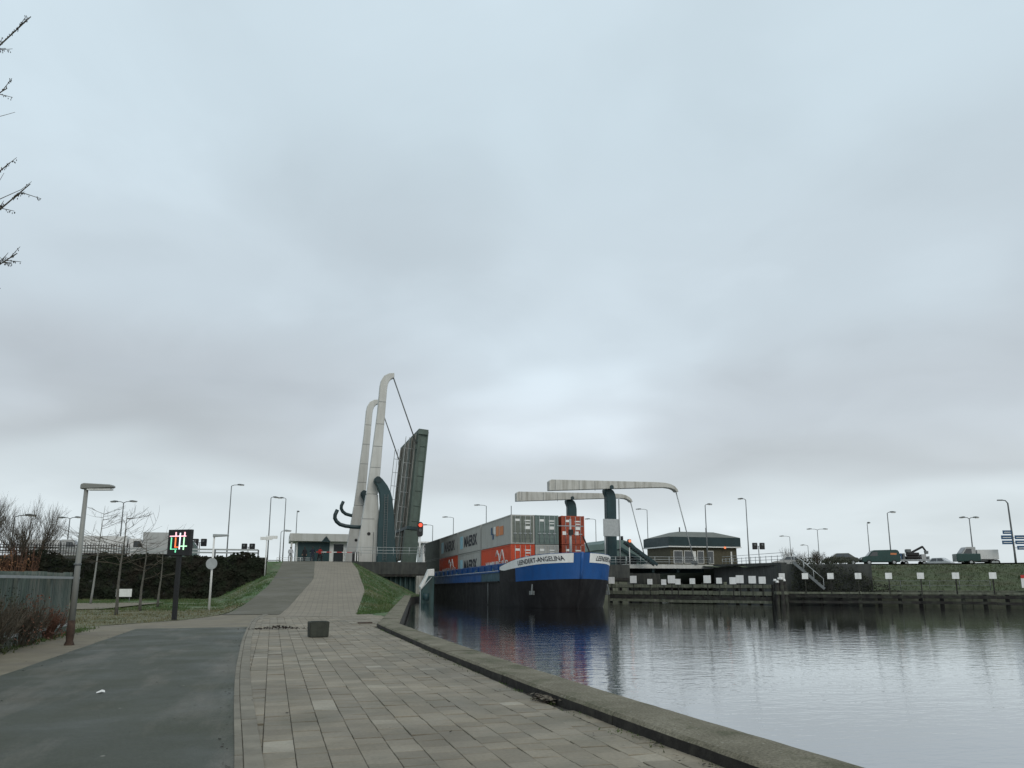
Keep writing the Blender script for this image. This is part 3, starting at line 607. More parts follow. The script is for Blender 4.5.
pr_ = thing('bridge_pier', 'dark concrete island pier carrying the lowered drawbridge towers', 'pier', W(98, 41.5, -1), TH)
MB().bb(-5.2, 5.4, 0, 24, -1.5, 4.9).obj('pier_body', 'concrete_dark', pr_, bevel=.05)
for k in range(7): MB().bb(-5.1 + k * 1.45, -5.1 + k * 1.45 + 1.3, -.12, -.01, 1.2, 2.6).obj('facing_panel', 'timber', pr_, bevel=.02)
for k in range(7): MB().bb(-5.1 + k * 1.45, -5.1 + k * 1.45 + 1.3, -.16, -.01, -.2, .85).obj('facing_panel', 'timber', pr_, bevel=.02)
MB().bb(-5.3, 5.5, -.25, -.005, 2.75, 3.1).obj('waling', 'timber_dark', pr_)
railing('railing', 'white tube railing on the island pier right of the barge bow', XY(98.3, 36.6), XY(98.3, 46.6), 3.9, 1.1, 1.6, mat='galv')
st = thing('access_stair', 'dark inclined steel stair beside the lowered bridge tower', 'stair', W(99, 47.0, 6.4), TH)
for y in (-.5, .5): MB().bar((-.2, y, .6), (4.4, y, -2.5), .12, .38).obj('stringer', 'teal_dark', st)
for k in range(12): MB().box((.1 + k * .37, 0, .35 - k * .25), (.3, .95, .05)).obj('tread', 'galv_dark', st)

# ------------------------------------------------------------------ channel walls on the right
wa = thing('channel_wall', 'dark concrete retaining wall with stairs right of the lowered drawbridge', 'wall', (27.9, 80.6, -1), 0)
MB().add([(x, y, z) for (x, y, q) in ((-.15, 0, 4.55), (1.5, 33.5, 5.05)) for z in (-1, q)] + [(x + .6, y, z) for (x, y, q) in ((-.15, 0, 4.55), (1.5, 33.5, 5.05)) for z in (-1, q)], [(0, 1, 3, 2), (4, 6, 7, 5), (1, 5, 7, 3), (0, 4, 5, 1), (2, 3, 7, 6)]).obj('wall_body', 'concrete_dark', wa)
MB().prism([(-.15, 0), (7.6, -3.4), (7.8, -2.9), (.1, .6)], -1, 4.35, 'z').obj('wing_wall', 'concrete_dark', wa)
ss = thing('quay_stair', 'grey steel stair leading down the dark wall to the fender walkway', 'stair', (28.9, 79.6, 3.4), R(-24))
for y in (-.45, .45):
    MB().bar((-.2, y, .15), (2.6, y, -2.5), .08, .26).obj('stringer', 'galv_dark', ss)
    MB().tube([(-.2, y, 1.1), (2.6, y, -1.55)], .03, 6).obj('hand_rail', 'galv', ss)
    for k in range(4): MB().tube([(-.1 + k * .88, y, .05 - k * .83), (-.1 + k * .88, y, 1.0 - k * .83)], .025, 6).obj('rail_post', 'galv', ss)
for k in range(10): MB().box((.0 + k * .27, 0, .12 - k * .255), (.24, .85, .04)).obj('tread', 'galv_dark', ss)
railing('railing', 'thin grey railing on top of the dark wall beside the keeper house', (30.2, 112), (28.4, 81.5, 3.55), 4.05, .8, 2.4)

# ------------------------------------------------------------------ timber fenders
def fender(name, label, A, B, n, ztop, boards, zb, wales, deep):
    A = Vector((*A, 0)); B = Vector((*B, 0)); d = (B - A); L = d.length; ang = math.atan2(d.y, d.x); t = thing(name, label, 'fender', (A.x, A.y, -.7), ang); Z = lambda z: z + .7
    for i in range(n):
        x = L * i / (n - 1); zt = ztop + rnd.uniform(-.12, .2)
        p = MB().tube([(x, .25 + rnd.uniform(-.05, .05), -2), (x, .25, Z(zt))], [.2, .18], 8).obj('pile', rnd.choice(['timber_dark', 'timber', 'timber_dark']), t)
    for z, hh, mat in wales:
        k = max(2, round(L / 5.5))
        for i in range(k):
            x0, x1 = L * i / k + .02, L * (i + 1) / k - .02; dz = rnd.uniform(-.03, .03)
            MB().bb(x0, x1, -.22, .05, Z(z - hh / 2 + dz), Z(z + hh / 2 + dz)).obj('waling', mat, t, bevel=.02)
    for f, zz, sz in boards:
        x = L * f; w = sz
        MB().bb(x - w / 2, x + w / 2, -.30, -.25, Z(zz - w / 2), Z(zz + w / 2)).obj('marker_board', 'white_board', t)
        MB().bb(x - .05, x + .05, -.24, -.1, Z(zz - 1.7), Z(zz + w * .4)).obj('marker_post', 'timber_dark', t)
    if deep:
        MB().bb(0, L, .5, 1.7, Z(zb), Z(zb + .12)).obj('walkway', 'timber', t)
        for i in range(n * 2):
            x = L * (i + .5) / (n * 2); hgt = rnd.uniform(.3, .8)
            MB().bb(x - .22, x + .2, .02, .2, Z(-.2), Z(-.2 + hgt)).obj('plank', rnd.choice(['timber', 'timber_dark']), t)
    return t
FA, FB = (11.3, 90.5), (26.2, 79.2)
brd = [(.02, 1.75, .75), (.17, 1.85, .8), (.28, 1.6, .6), (.37, 1.55, .6), (.42, 1.85, .85), (.46, 1.6, .6), (.55, 1.65, .6), (.64, 1.85, .8), (.71, 1.7, .6), (.79, 1.7, .7), (.83, 1.85, .8), (.90, 1.8, .75), (.955, 1.75, .7)]
fender('timber_fender', 'weathered timber fender with white marker boards in front of the lowered drawbridge', FA, FB, 16, 1.4, brd, .9,
       [(1.15, .34, 'timber'), (.42, .40, 'timber'), (-.10, .42, 'timber_dark'), (-.45, .3, 'timber')], True)
dp = thing('mooring_dolphin', 'tall dark pile cluster with white bird-stained tops where the fenders meet', 'dolphin', (26.9, 78.7, -.7))
for i, (x, y) in enumerate(((-.35, -.2), (.3, -.25), (0, .3), (.45, .25), (-.4, .35), (.0, -.35))):
    p = MB().tube([(x * 1.6, y * 1.6, -2), (x, y, 2.2 + .15 * (i % 3))], [.24, .2], 9).obj('pile', 'timber_dark', dp)
    MB().tube([(x, y, 2.2 + .15 * (i % 3)), (x, y, 2.42 + .15 * (i % 3))], [.205, .12], 9).obj('pile_cap', 'white_board', p)
MB().box((0, 0, 1.2), (1.2, 1.1, .3)).obj('steel_band', 'timber', dp)
bb_ = [(f_, 2.15, .58) for f_ in (-.002, .088, .184, .286, .395, .506, .624, .745)]
FC, FD = (27.6, 79.9), (50.0, 69.6)
fender('timber_fender', 'long low timber fender below the grass bank with evenly spaced white boards', FC, FD, 15, .55, bb_, .55,
       [(.52, .2, 'timber'), (.18, .30, 'timber_dark'), (-.36, .26, 'timber_dark')], False)
bw = thing('bank_wall', 'mossy concrete retaining wall at the foot of the grass bank', 'wall', (27.8, 80, -1), math.atan2(BE.y, BE.x))
for k in range(12): MB().bb(.6 + k * 4, .6 + k * 4 + 3.97, 1.05, 1.5, -1.5, 1.62).obj('wall_panel', 'concrete_moss', bw, bevel=.03)
MB().bb(.5, 48, .98, 1.6, 1.63, 1.78).obj('wall_coping', 'timber', bw)
railing('railing', 'low grey wire railing along the long low fender', (28.6, 80.3), (44.6, 73.2), .8, .9, 2.6, rails=(.45, .88), mat='galv_dark', r=.025)
wp = thing('warning_board', 'small white board with red top edge on the far right bank', 'sign', (47.6, 71.6, .7), R(-24))
MB().bb(-.95, .95, -.05, 0, .35, 1.2).obj('panel', 'white_board', wp); MB().bb(-.95, .95, -.06, .01, 1.205, 1.5).obj('top_band', 'red_paint', wp)
for x in (-.7, .7): MB().bb(x - .05, x + .05, .01, .1, -.2, 1.4).obj('post', 'galv_dark', wp)

# leading fender and light by the left abutment
lf = thing('guide_dolphin', 'teal steel guide dolphin with white top beside the abutment', 'dolphin', W(88.5, 16.9, -.7), TH)
MB().prism([(-.75, -2), (.75, -2), (.75, 2.95), (.1, 2.95), (-.75, 1.1)], -.6, .6, 'y').obj('body', 'sheet_pile', lf, bevel=.08)
MB().prism([(-.72, 1.35), (.78, 3.0), (.78, 3.75), (.1, 3.7), (-.3, 2.7), (-.85, 1.75)], -.35, .62, 'y').obj('white_head', 'white_board', lf, bevel=.06)
MB().tube([(-.2, -.62, .3), (-.2, -.62, 1.0)], .38, 12).obj('rubber_buffer', 'teal_steel', lf)
MB().tube([(-.85, -.7, -1), (-.85, -.7, 1.4), (.4, -.7, 2.8)], .06, 8).obj('guide_pipe', 'galv', lf)
tl = thing('shipping_light', 'black signal head showing a red light on a grey pole at the abutment', 'traffic light', W(96.4, 17.4, 4.6), TH)
MB().tube([(0, 0, 0), (0, 0, 2.5)], .1, 10).obj('pole', 'white_paint', tl)
MB().prism([(-.36 * math.cos(a) if abs(math.cos(a)) > .01 else 0, 3.45 + (.55 if math.sin(a) > 0 else -.55) + .38 * math.sin(a)) for a in [2 * math.pi * k / 24 for k in range(24)]], -.16, .16, 'y').obj('backboard', 'black', tl)
MB().cyl((0, -.28, 3.98), (0, -.17, 3.98), .24).obj('red_lens', 'red_lamp', tl)
MB().cyl((0, -.2, 3.35), (0, -.17, 3.35), .22).obj('dark_lens', 'glass', tl)
for z in (3.98, 3.35): MB().tube([(.28 * math.cos(a), -.3, z + .28 * math.sin(a)) for a in [math.pi * k / 8 for k in range(9)]], .03, 5).obj('visor', 'black', tl)

# ------------------------------------------------------------------ container barge
PITCH = R(-.62)
MS = Matrix.Translation(W(72.7, 26.0, 0)) @ Matrix.Rotation(TH - R(1.0), 4, 'Z') @ Matrix.Rotation(PITCH, 4, 'X')
ship = thing('container_barge', 'blue and black inland barge with white name boards at its bow', 'barge'); ship.matrix_world = MS
YS = -9.35; HB = 4.85
def ztop(y): return pl([(YS, 4.02), (-7.5, 3.92), (-5, 3.68), (-2.5, 3.38), (0.6, 3.05)], y) if y < .6 else 2.55
def hbr(y, z):
    rake = pl([(-2, 2.4), (-.7, 1.5), (1.5, .55), (4.1, 0)], z); Lb = pl([(-2, 9.5), (-.7, 9), (2, 8.0), (4.1, 7.4)], z)
    t = max(0, min(1, (y - YS - rake) / Lb)); b = HB * (1 - (1 - t) ** 2.3) ** .56
    return b * pl([(-2, .96), (-.5, 1), (5, 1)], z) + .002
def hull(name, ys, lo, hi, nz, mat, off=0.0, sides=(-1, 1), parent=ship):
    g = MB()
    for sd in sides:
        vs = []
        for y in ys:
            for k in range(nz + 1):
                z = lerp(lo(y), hi(y), k / nz); e = .02; b = hbr(y, z)
                dy = (hbr(y + e, z) - hbr(y - e, z)) / (2 * e); nl = math.sqrt(1 + dy * dy)
                vs.append((sd * (b + off / nl), y - off * dy / nl, z))
        n = nz + 1; g.add(vs, [(i * n + j, (i + 1) * n + j, (i + 1) * n + j + 1, i * n + j + 1) if sd > 0 else (i * n + j, i * n + j + 1, (i + 1) * n + j + 1, (i + 1) * n + j) for i in range(len(ys) - 1) for j in range(nz)], True)
    return g.obj(name, mat, parent, fix=False)
def stem(z): return YS + pl([(-2, 2.4), (-.7, 1.5), (1.5, .55), (4.1, 0)], z) + .001
bow_s = [0, .0008, .003, .008, .016, .03, .05, .08, .12, .17, .23, .3, .4, .5, .6, .7, .8, .9, 1.0]
def hull_bow(name, s0, s1, lo, hi, nz, mat, off=0.0, sides=(-1, 1), yend=.6):
    g = MB(); ss = [s for s in bow_s if s0 <= s <= s1]
    if s0 not in ss: ss = [s0] + ss
    if s1 not in ss: ss.append(s1)
    for sd in sides:
        vs = []
        for s_ in ss:
            yr = lerp(YS, yend, s_)
            for k in range(nz + 1):
                z = lerp(lo(yr), hi(yr), k / nz); y = lerp(stem(z), yend, s_); b = hbr(y, z); e = .01
                dy = (hbr(y + e, z) - hbr(max(stem(z), y - e), z)) / (e + min(e, max(1e-4, y - stem(z)))); nl = math.sqrt(1 + dy * dy)
                vs.append((sd * (b + off / nl), y - off * dy / nl, z))
        n = nz + 1; g.add(vs, [(i * n + j, (i + 1) * n + j, (i + 1) * n + j + 1, i * n + j + 1) if sd > 0 else (i * n + j, i * n + j + 1, (i + 1) * n + j + 1, (i + 1) * n + j) for i in range(len(ss) - 1) for j in range(nz)], True)
    return g.obj(name, mat, ship, fix=False)
zblk = lambda y: pl([(YS, 1.75), (-4, 1.55), (.6, 1.5)], y)
hull_bow('bow_plating', 0, 1, lambda y: -2, zblk, 10, 'hull_black')
MB().tube([(0, stem(z) + .05, z) for z in (-2, -.7, .4, 1.5, 2.8, 4.03)], .14, 8).obj('stem_post', 'hull_black', ship)
MB().tube([(0, stem(z) + .03, z) for z in (1.76, 2.5, 3.2, 4.05)], .15, 8).obj('stem_cap', 'hull_blue', ship)
hull_bow('bow_bulwark', 0, .52, zblk, ztop, 6, 'hull_blue')
hull_bow('bow_shoulder', .52, 1, zblk, ztop, 6, 'hull_black')
wlo = lambda y: ztop(y) - pl([(YS, .86), (-5, .84), (-1, .62), (.6, .30)], y)
wb = [hull_bow('name_board', .012, .985, wlo, lambda y: ztop(y) - .05, 3, 'white_paint', .02, (sd,)) for sd in (-1, 1)]
ys = [.6, 1.2, 2, 4, 8] + list(range(12, 66, 6)) + [66, 68]
hull('side_plating', ys, lambda y: -2, lambda y: 1.62, 4, 'hull_black')
hull('side_band', [y for y in ys if y >= 8], lambda y: 1.62, lambda y: 2.5, 2, 'hull_blue')
hull('side_band', [.6, 1.2, 2, 4, 8], lambda y: 1.62, lambda y: 2.5, 2, 'hull_teal')
for sd in (-1, 1):
    MB().bb(sd * 4.9 - .07, sd * 4.9 + .07, .62, 68, 2.50, 2.62).obj('gunwale', 'hull_blue', ship)
    MB().bb(sd * 4.93 - .06, sd * 4.93 + .06, .9, 40, 2.63, 2.67).obj('rubbing_strip', 'white_paint', ship)
    MB().bb(sd * 4.95 - .06, sd * 4.95 + .08, .7, 66, 1.56, 1.66).obj('rubbing_strip', 'hull_black', ship)
    MB().bb(sd * 4.1 - .06, sd * 4.1 + .06, -.9, 58, 2.35, 3.42).obj('hatch_coaming', 'hull_blue', ship, bevel=.02)
    for k in range(20): MB().bb(sd * 4.22 - .06, sd * 4.22 + .06, .5 + k * 2.9, .58 + k * 2.9, 2.4, 3.3).obj('coaming_stay', 'hull_blue', ship)
    for y in (1.3, 4.4, 12, 22, 34): MB().tube([(sd * 4.5, y, 2.5), (sd * 4.5, y, 2.95)], .12, 8).obj('bollard', 'hull_teal', ship)
    MB().tube([(sd * 4.98, 4.6, -.6), (sd * 4.98, 4.6, 1.5)], .05, 6).obj('weld_strip', 'galv_dark', ship)
    an = MB().box((sd * 3.65, -6.1, .55), (.5, .12, .35), rz=sd * .8).obj('anchor', 'galv_dark', ship); MB().bar((sd * 3.72, -6.25, .4), (sd * 3.6, -6.1, 1.3), .12).obj('shank', 'galv_dark', an)
MB().bb(-4.1, 4.1, -1.0, -.88, 2.3, 3.45).obj('hatch_coaming', 'hull_blue', ship)
g = MB(); dk = []
for s_ in bow_s: y = lerp(YS, .6, s_); dk.append((hbr(lerp(stem(2.9), .6, s_), 2.9), lerp(stem(2.9), .6, s_)))
n = len(dk); g.add([(-b + .02, y, 2.9) for b, y in dk] + [(b - .02, y, 2.9) for b, y in dk], [(i, i + 1, n + i + 1, n + i) for i in range(n - 1)]); g.obj('foredeck', 'hull_teal', ship)
MB().bb(-4.84, 4.84, .6, 68, 2.42, 2.5).obj('side_deck', 'hull_teal', ship)
MB().bb(-4.8, 4.8, 67.9, 68.1, -2, 2.6).obj('transom', 'hull_black', ship)
for x in (-1.7, 1.5):
    w_ = MB().tube([(x - .5, -4.2, 3.4), (x + .5, -4.2, 3.4)], .42, 14).obj('windlass', 'hull_teal', ship); MB().box((x, -4.2, 3.1), (1.4, .7, .4)).obj('windlass_bed', 'galv_dark', w_)
    MB().tube([(x - .9, -2.6, 2.9), (x - .9, -2.6, 3.75), (x - .4, -2.6, 4.0), (x + .5, -2.6, 4.0), (x + .9, -2.6, 3.7)], .09, 8).obj('vent_pipe', 'galv', ship)
ms = MB().tube([(1.55, -2.2, 2.9), (1.55, -2.2, 7.6)], [.15, .1], 10).obj('foremast', 'galv', ship)
MB().tube([(.2, -2.2, 6.9), (2.9, -2.2, 6.9)], .05, 6).obj('yard', 'galv', ms); MB().box((1.55, -2.35, 6.3), (.4, .3, .5)).obj('mast_light', 'black', ms)
for x, y in ((.9, 6.2), (2.2, 6.2)): MB().box((x, -2.25, y), (.35, .05, .35)).obj('deck_floodlight', 'white_paint', ms)
MB().tube([(4.5, -3.0, 2.9), (3.6, -2.0, 4.4), (3.2, -1.3, 6.0)], .08, 6).obj('davit', 'black', ship)
MB().tube([(-3.72, .3, 2.9), (-3.72, .3, 9.0)], .04, 6).obj('antenna', 'galv_dark', ship)
wh = MB().bb(-2.8, 2.8, 58.5, 64.5, 2.5, 8.6).obj('wheelhouse', 'white_paint', ship, bevel=.05)
MB().bb(-4.2, 4.2, 58, 65.2, 8.65, 8.95).obj('roof', 'white_paint', wh, bevel=.05)
for k in range(5): MB().bb(-2.6 + k * 1.06, -1.66 + k * 1.06, 58.42, 58.49, 7.0, 8.3).obj('window', 'glass', wh)
# lettering on the name boards, bent onto the bow
def bow_text(s, sd, s_mid, width, hgt, parent):
    vs, fs = text_geo(s, 1.0); x0 = min(v.x for v in vs); x1 = max(v.x for v in vs); y0 = min(v.y for v in vs); y1 = max(v.y for v in vs); g = MB(); out = []
    # arc length table along the deck edge
    tab = []; acc = 0; prev = None
    for i in range(400):
        q = i / 399; y = lerp(YS + .01, .6, q ** 1.8); p = Vector((hbr(y, 3.6), y)); acc += (p - prev).length if prev else 0; prev = p; tab.append((acc, y))
    for v in vs:
        f = (v.x - x0) / (x1 - x0); a = (s_mid + (.5 - f) * width) if sd < 0 else (s_mid + (f - .5) * width)
        y = pl(tab, a); h_ = (v.y - y0) / (y1 - y0)
        mid = (wlo(y) + ztop(y) - .05) / 2; z = mid + (h_ - .5) * hgt; e = .01; b = hbr(y, z); dy = (hbr(y + e, z) - hbr(y - e, z)) / (2 * e); nl = math.sqrt(1 + dy * dy); off = .045
        out.append((sd * (b + off / nl), y - off * dy / nl, z))
    g.add(out, fs); g.obj('lettering', 'ink', parent, fix=False)
bow_text('LEENDERT-ANGELINA', -1, 4.35, 5.3, .42, wb[0])
bow_text('LEENDERT-ANGELINA', 1, 4.35, 5.3, .42, wb[1])

# containers -----------------------------------------------------------
CL, CW, CHT = 12.19, 2.44, 2.9
def corr(mb, p0, ax, L, z0, z1, out, pitch=.28, dep=.036):   # corrugated sheet along ax, trapezoid profile
    p0 = Vector(p0); ax = Vector(ax); out = Vector(out); n = int(L / pitch); vs = []
    for i in range(n):
        for f, d in ((0, 0), (.25, 0), (.5, -1), (.75, -1)):
            q = p0 + ax * (L * (i + f) / n) + out * (dep * d); vs += [(q.x, q.y, z0), (q.x, q.y, z1)]
    q = p0 + ax * L; vs += [(q.x, q.y, z0), (q.x, q.y, z1)]
    mb.add(vs, [(2 * i, 2 * i + 2, 2 * i + 3, 2 * i + 1) for i in range(len(vs) // 2 - 1)])
def container(label, x, y, z, mat, marks=(), door_mat=None, detail=True):
    t = thing('shipping_container', label, 'container', group='containers stacked on the barge'); t.matrix_world = MS @ Matrix.Translation((x, y, z))
    hw = CW / 2; fr = MB()
    for sx in (-1, 1):
        for yy in (0.09, CL - .09): fr.bb(sx * hw - (.16 if sx > 0 else 0), sx * hw + (0 if sx > 0 else .16), yy - .08, yy + .08, .01, CHT - .02)
        for zz in (.09, CHT - .08): fr.bb(sx * hw - (.12 if sx > 0 else 0), sx * hw + (0 if sx > 0 else .12), .17, CL - .17, zz - .07, zz + .05)
    for yy in (0.09, CL - .09):
        for zz in (.09, CHT - .08): fr.bb(-hw + .16, hw - .16, yy - .07, yy + .07, zz - .07, zz + .05)
    fr.obj('corner_frame', mat, t, fix=True)
    g = MB(); corr(g, (-hw + .03, CL - .17, 0), (0, -1, 0), CL - .34, .13, CHT - .14, (-1, 0, 0)); g.obj('side_panel', mat, t, fix=False)
    g = MB(); corr(g, (hw - .03, .17, 0), (0, 1, 0), CL - .34, .13, CHT - .14, (1, 0, 0)); g.obj('side_panel', mat, t, fix=False)
    MB().bb(-hw + .12, hw - .12, .17, CL - .17, CHT - .1, CHT - .05).obj('roof_panel', mat, t)
    MB().bb(-hw + .16, hw - .16, CL - .12, CL - .08, .15, CHT - .14).obj('end_panel', mat, t)
    dm = door_mat or mat
    for sx in (-1, 1):
        d = MB().bb(*( (-1.055, -.008) if sx < 0 else (.008, 1.055)), .05, .10, .15, CHT - .14).obj('door', dm, t, bevel=.01)
        if detail:
            for q in (.27, .78):
                MB().tube([(sx * q, .0, .12), (sx * q, .0, CHT - .1)], .028, 6).obj('locking_bar', 'galv', d)
                MB().box((sx * q, -.02, 1.05), (.34, .05, .07)).obj('handle', 'galv', d)
            for zz in (.6, 1.3, 2.0, 2.6): MB().box((sx * .53, .035, zz), (.98, .03, .07)).obj('door_rib', dm, d)
            for (mx, mz, w_, h_) in ((.52, 2.32, .62, .12), (.55, 2.05, .5, .1), (.5, 1.62, .55, .30)) if sx > 0 else ((.55, 2.36, .5, .22),):
                MB().box((sx * mx, .028, mz), (w_, .02, h_)).obj('marking_plate', 'mark_white', d)
    for m in marks: m(t)
    return t
def side_text(s, yc, zc, w, h, mat='ink', squeeze=None):
    def f(t):
        vs, fs = text_geo(s, 1.0, .035); x0 = min(v.x for v in vs); x1 = max(v.x for v in vs); y0 = min(v.y for v in vs); y1 = max(v.y for v in vs)
        g = MB(); g.add([(-CW / 2 + .018, yc + (.5 - (v.x - x0) / (x1 - x0)) * w, zc + ((v.y - y0) / (y1 - y0) - .5) * h) for v in vs], fs); g.obj('lettering', mat, t, fix=False)
    return f
def side_rect(yc, zc, w, h, mat, name='emblem'):
    def f(t): MB().bb(-CW / 2 + .005, -CW / 2 + .022, yc - w / 2, yc + w / 2, zc - h / 2, zc + h / 2).obj(name, mat, t)
    return f
def star(yc, zc, r, n=7, mat='mark_white'):
    def f(t):
        p = [(yc + (r if k % 2 == 0 else r * .45) * math.sin(math.pi * k / n), zc + (r if k % 2 == 0 else r * .45) * math.cos(math.pi * k / n)) for k in range(2 * n)]
        MB().prism(p, -CW / 2 + .008, -CW / 2 + .03, 'x').obj('star_emblem', mat, t)
    return f
def swirl(yc, zc):
    def f(t):
        P = [(yc + 1.5 - 3.2 * k / 14, zc + .55 * math.sin(k * .75) + .5 * (k == 5)) for k in range(15)]
        MB().tube([(-CW / 2 + .015, a, b) for a, b in P], .07, 5).obj('flourish', 'mark_white', t)
    return f
mk = [side_text('MAERSK', 5.2, 1.4, 7.0, 1.35), side_rect(10.2, 1.4, 1.55, 1.55, 'mark_blue'), star(10.2, 1.4, .6)]
logo = [side_rect(7.6, 1.75, .55, .75, 'mark_navy'), side_rect(7.0, 1.15, .55, .6, 'mark_navy'), side_rect(6.3, 1.75, .8, .8, 'mark_white'), side_rect(5.2, 1.6, 1.1, 1.0, 'mark_orange'), side_rect(3.6, 1.55, 1.5, .9, 'mark_orange')]
ham = [side_text('HAMBURG SÜD', 5.6, 1.22, 9.0, .62, 'mark_white'), swirl(4.2, 1.95)]
Z0, Z1 = 2.33, 5.24; GP = 12.55; XS = (-2.63, -.11, 2.66)
container('grey container with an orange and navy emblem on its side, top front corner', XS[0], 0, Z1, 'c_grey', logo, 'c_olive')
container('grey container with large dark lettering, second along the top row', XS[0], GP, Z1, 'c_grey', mk, detail=False)
container('grey container with dark lettering, third along the top row', XS[0], 2 * GP, Z1, 'c_grey', mk, detail=False)
container('dark olive container at the far end of the top row near the bridge', XS[0], 3 * GP, Z1, 'c_dark', detail=False)
container('bright red container with white lettering at the lower front corner', XS[0], 0, Z0, 'c_red', ham)
container('grey container with dark lettering in the lower row between two red ones', XS[0], GP, Z0, 'c_grey', mk, detail=False)
container('red container with white lettering, third along the lower row', XS[0], 2 * GP, Z0, 'c_red', ham, detail=False)
container('dark olive container at the far end of the lower row', XS[0], 3 * GP, Z0, 'c_dark', detail=False)
container('dull green container with pale doors, top middle of the front', XS[1], 0, Z1, 'c_green')
container('pale grey green container half hidden behind the bow, lower middle', XS[1], 0, Z0, 'c_grey')
container('rust red container at the upper right of the front, nearest the foremast', XS[2], 0, Z1, 'c_rust')
container('rust red container low on the right behind the foremast', XS[2], 0, Z0, 'c_rust')

# ------------------------------------------------------------------ buildings
cwl = thing('sky_block_wall', 'added dark wall blocking the sky behind the lowered drawbridge', 'wall', W(120, 46.5, -1), TH)  # added wall: blocks the sky so the gap under the leaf stays dark
MB().bb(0, 16.5, 0, 1.2, -1, 4.9).obj('wall_body', 'concrete_dark', cwl); MB().bb(-.1, 16.6, -.15, 1.3, 4.92, 5.1).obj('coping', 'concrete_dark', cwl)
def house():
    t = thing('keeper_house', 'brick bridge keeper house with dark green fascia and flat hipped roof', 'building', W(130, 70.3, 3.95), TH); w, d = 15.4, 10
    MB().bb(.6, w - .6, .6, d, 0, 4.2).obj('wall', 'brick_wall', t)
    MB().bb(0, w, 0, d + .4, 4.22, 5.9).obj('fascia', 'teal_dark', t, bevel=.03)
    MB().bb(-.1, w + .1, -.1, d + .5, 4.0, 4.2).obj('gutter', 'white_paint', t)
    rf = MB().add([(0, 0, 5.92), (w, 0, 5.92), (w, d, 5.92), (0, d, 5.92), (3.9, 3.2, 7.1), (w - 3.9, 3.2, 7.1), (w - 3.9, d - 3.2, 7.1), (3.9, d - 3.2, 7.1)], [(0, 1, 5, 4), (1, 2, 6, 5), (2, 3, 7, 6), (3, 0, 4, 7), (4, 5, 6, 7)]).obj('roof', 'roof_felt', t)
    for x in (4.6, w - 5): MB().tube([(x, 4, 7.0), (x, 4, 8.0)], .12, 8).obj('vent_pipe', 'black', rf)
    for x in (1.2, 3.4, 6.2, 8.3):
        wn = MB().bb(x, x + (1.9 if x < 6 else 1.4), .50, .58, 1.0, 3.4).obj('window', 'white_paint', t); xx = x + (1.9 if x < 6 else 1.4)
        MB().bb(x + .12, xx - .12, .44, .49, 1.12, 3.28).obj('pane', 'glass', wn)
    MB().bb(5.25, 5.9, .48, .58, 0.1, 3.3).obj('door', 'white_paint', t)
    MB().bb(13.4, 13.7, .48, .58, .1, 3.3).obj('downpipe', 'white_paint', t)
    MB().cyl((11.8, -.25, 4.0), (11.8, -.12, 4.0), .22).obj('orange_lamp', 'amber_lamp', t)
house()
t = thing('teal_roof_building', 'building with a pale teal sloping roof behind the lowered bridge tower', 'building', W(150, 70, 3.5), TH)
ro = [(62.0, 7.7), (62.8, 9.1), (65.5, 9.35), (67.1, 10.2), (70.4, 10.25), (72.4, 9.7), (76.4, 5.9), (76.4, 5.2), (73, 7.2), (70, 8.4), (64, 8.0)]
MB().prism([(a - 70, b - 3.5) for a, b in ro], 0, 12, 'y').obj('roof', 'teal_roof', t)
MB().prism([(62.6 - 70, 0), (76 - 70, 0), (76 - 70, 1.7), (73 - 70, 3.6), (70 - 70, 4.85), (64 - 70, 4.45), (62.6 - 70, 4.3)], .4, 11.6, 'y').obj('wall', 'teal_roof', t)
for k in range(4): MB().bb(-6.5 + k * 2.6, -4.3 + k * 2.6, .32, .39, 1.2, 3.4).obj('window', 'glass', t)
MB().tube([(.6, 1, 6.7), (.6, 1, 7.6)], .3, 8).obj('vent_cowl', 'black', t)
MB().bar((-.2, -.1, 5.0), (6.2, -.1, 1.5), .15, .5).obj('gutter', 'teal_dark', t)
t = thing('pavilion', 'low pavilion with white roof edge and teal front at the ramp top', 'building', W(135, 2.4, 3.95), TH)
MB().bb(0, 12.5, -.6, 9, 4.3, 5.6).obj('roof_edge', 'white_steel', t, bevel=.04); MB().bb(1.2, 12.2, .6, 8.5, 0, 4.28).obj('wall', 'white_paint', t)
MB().bb(1.4, 6.6, .45, .58, 1.0, 4.2).obj('teal_front', 'teal_steel', t); MB().prism([(5.1, 4.2), (6.7, 4.2), (5.9, 5.2)], -.75, -.62, 'y').obj('gable_sign', 'teal_dark', t)
for x in (7.3, 9.4): MB().bb(x, x + 1.6, .45, .58, .6, 3.9).obj('window', 'glass', t)
MB().bb(.2, .5, -.3, 0, 0, 4.28).obj('column', 'white_steel', t)

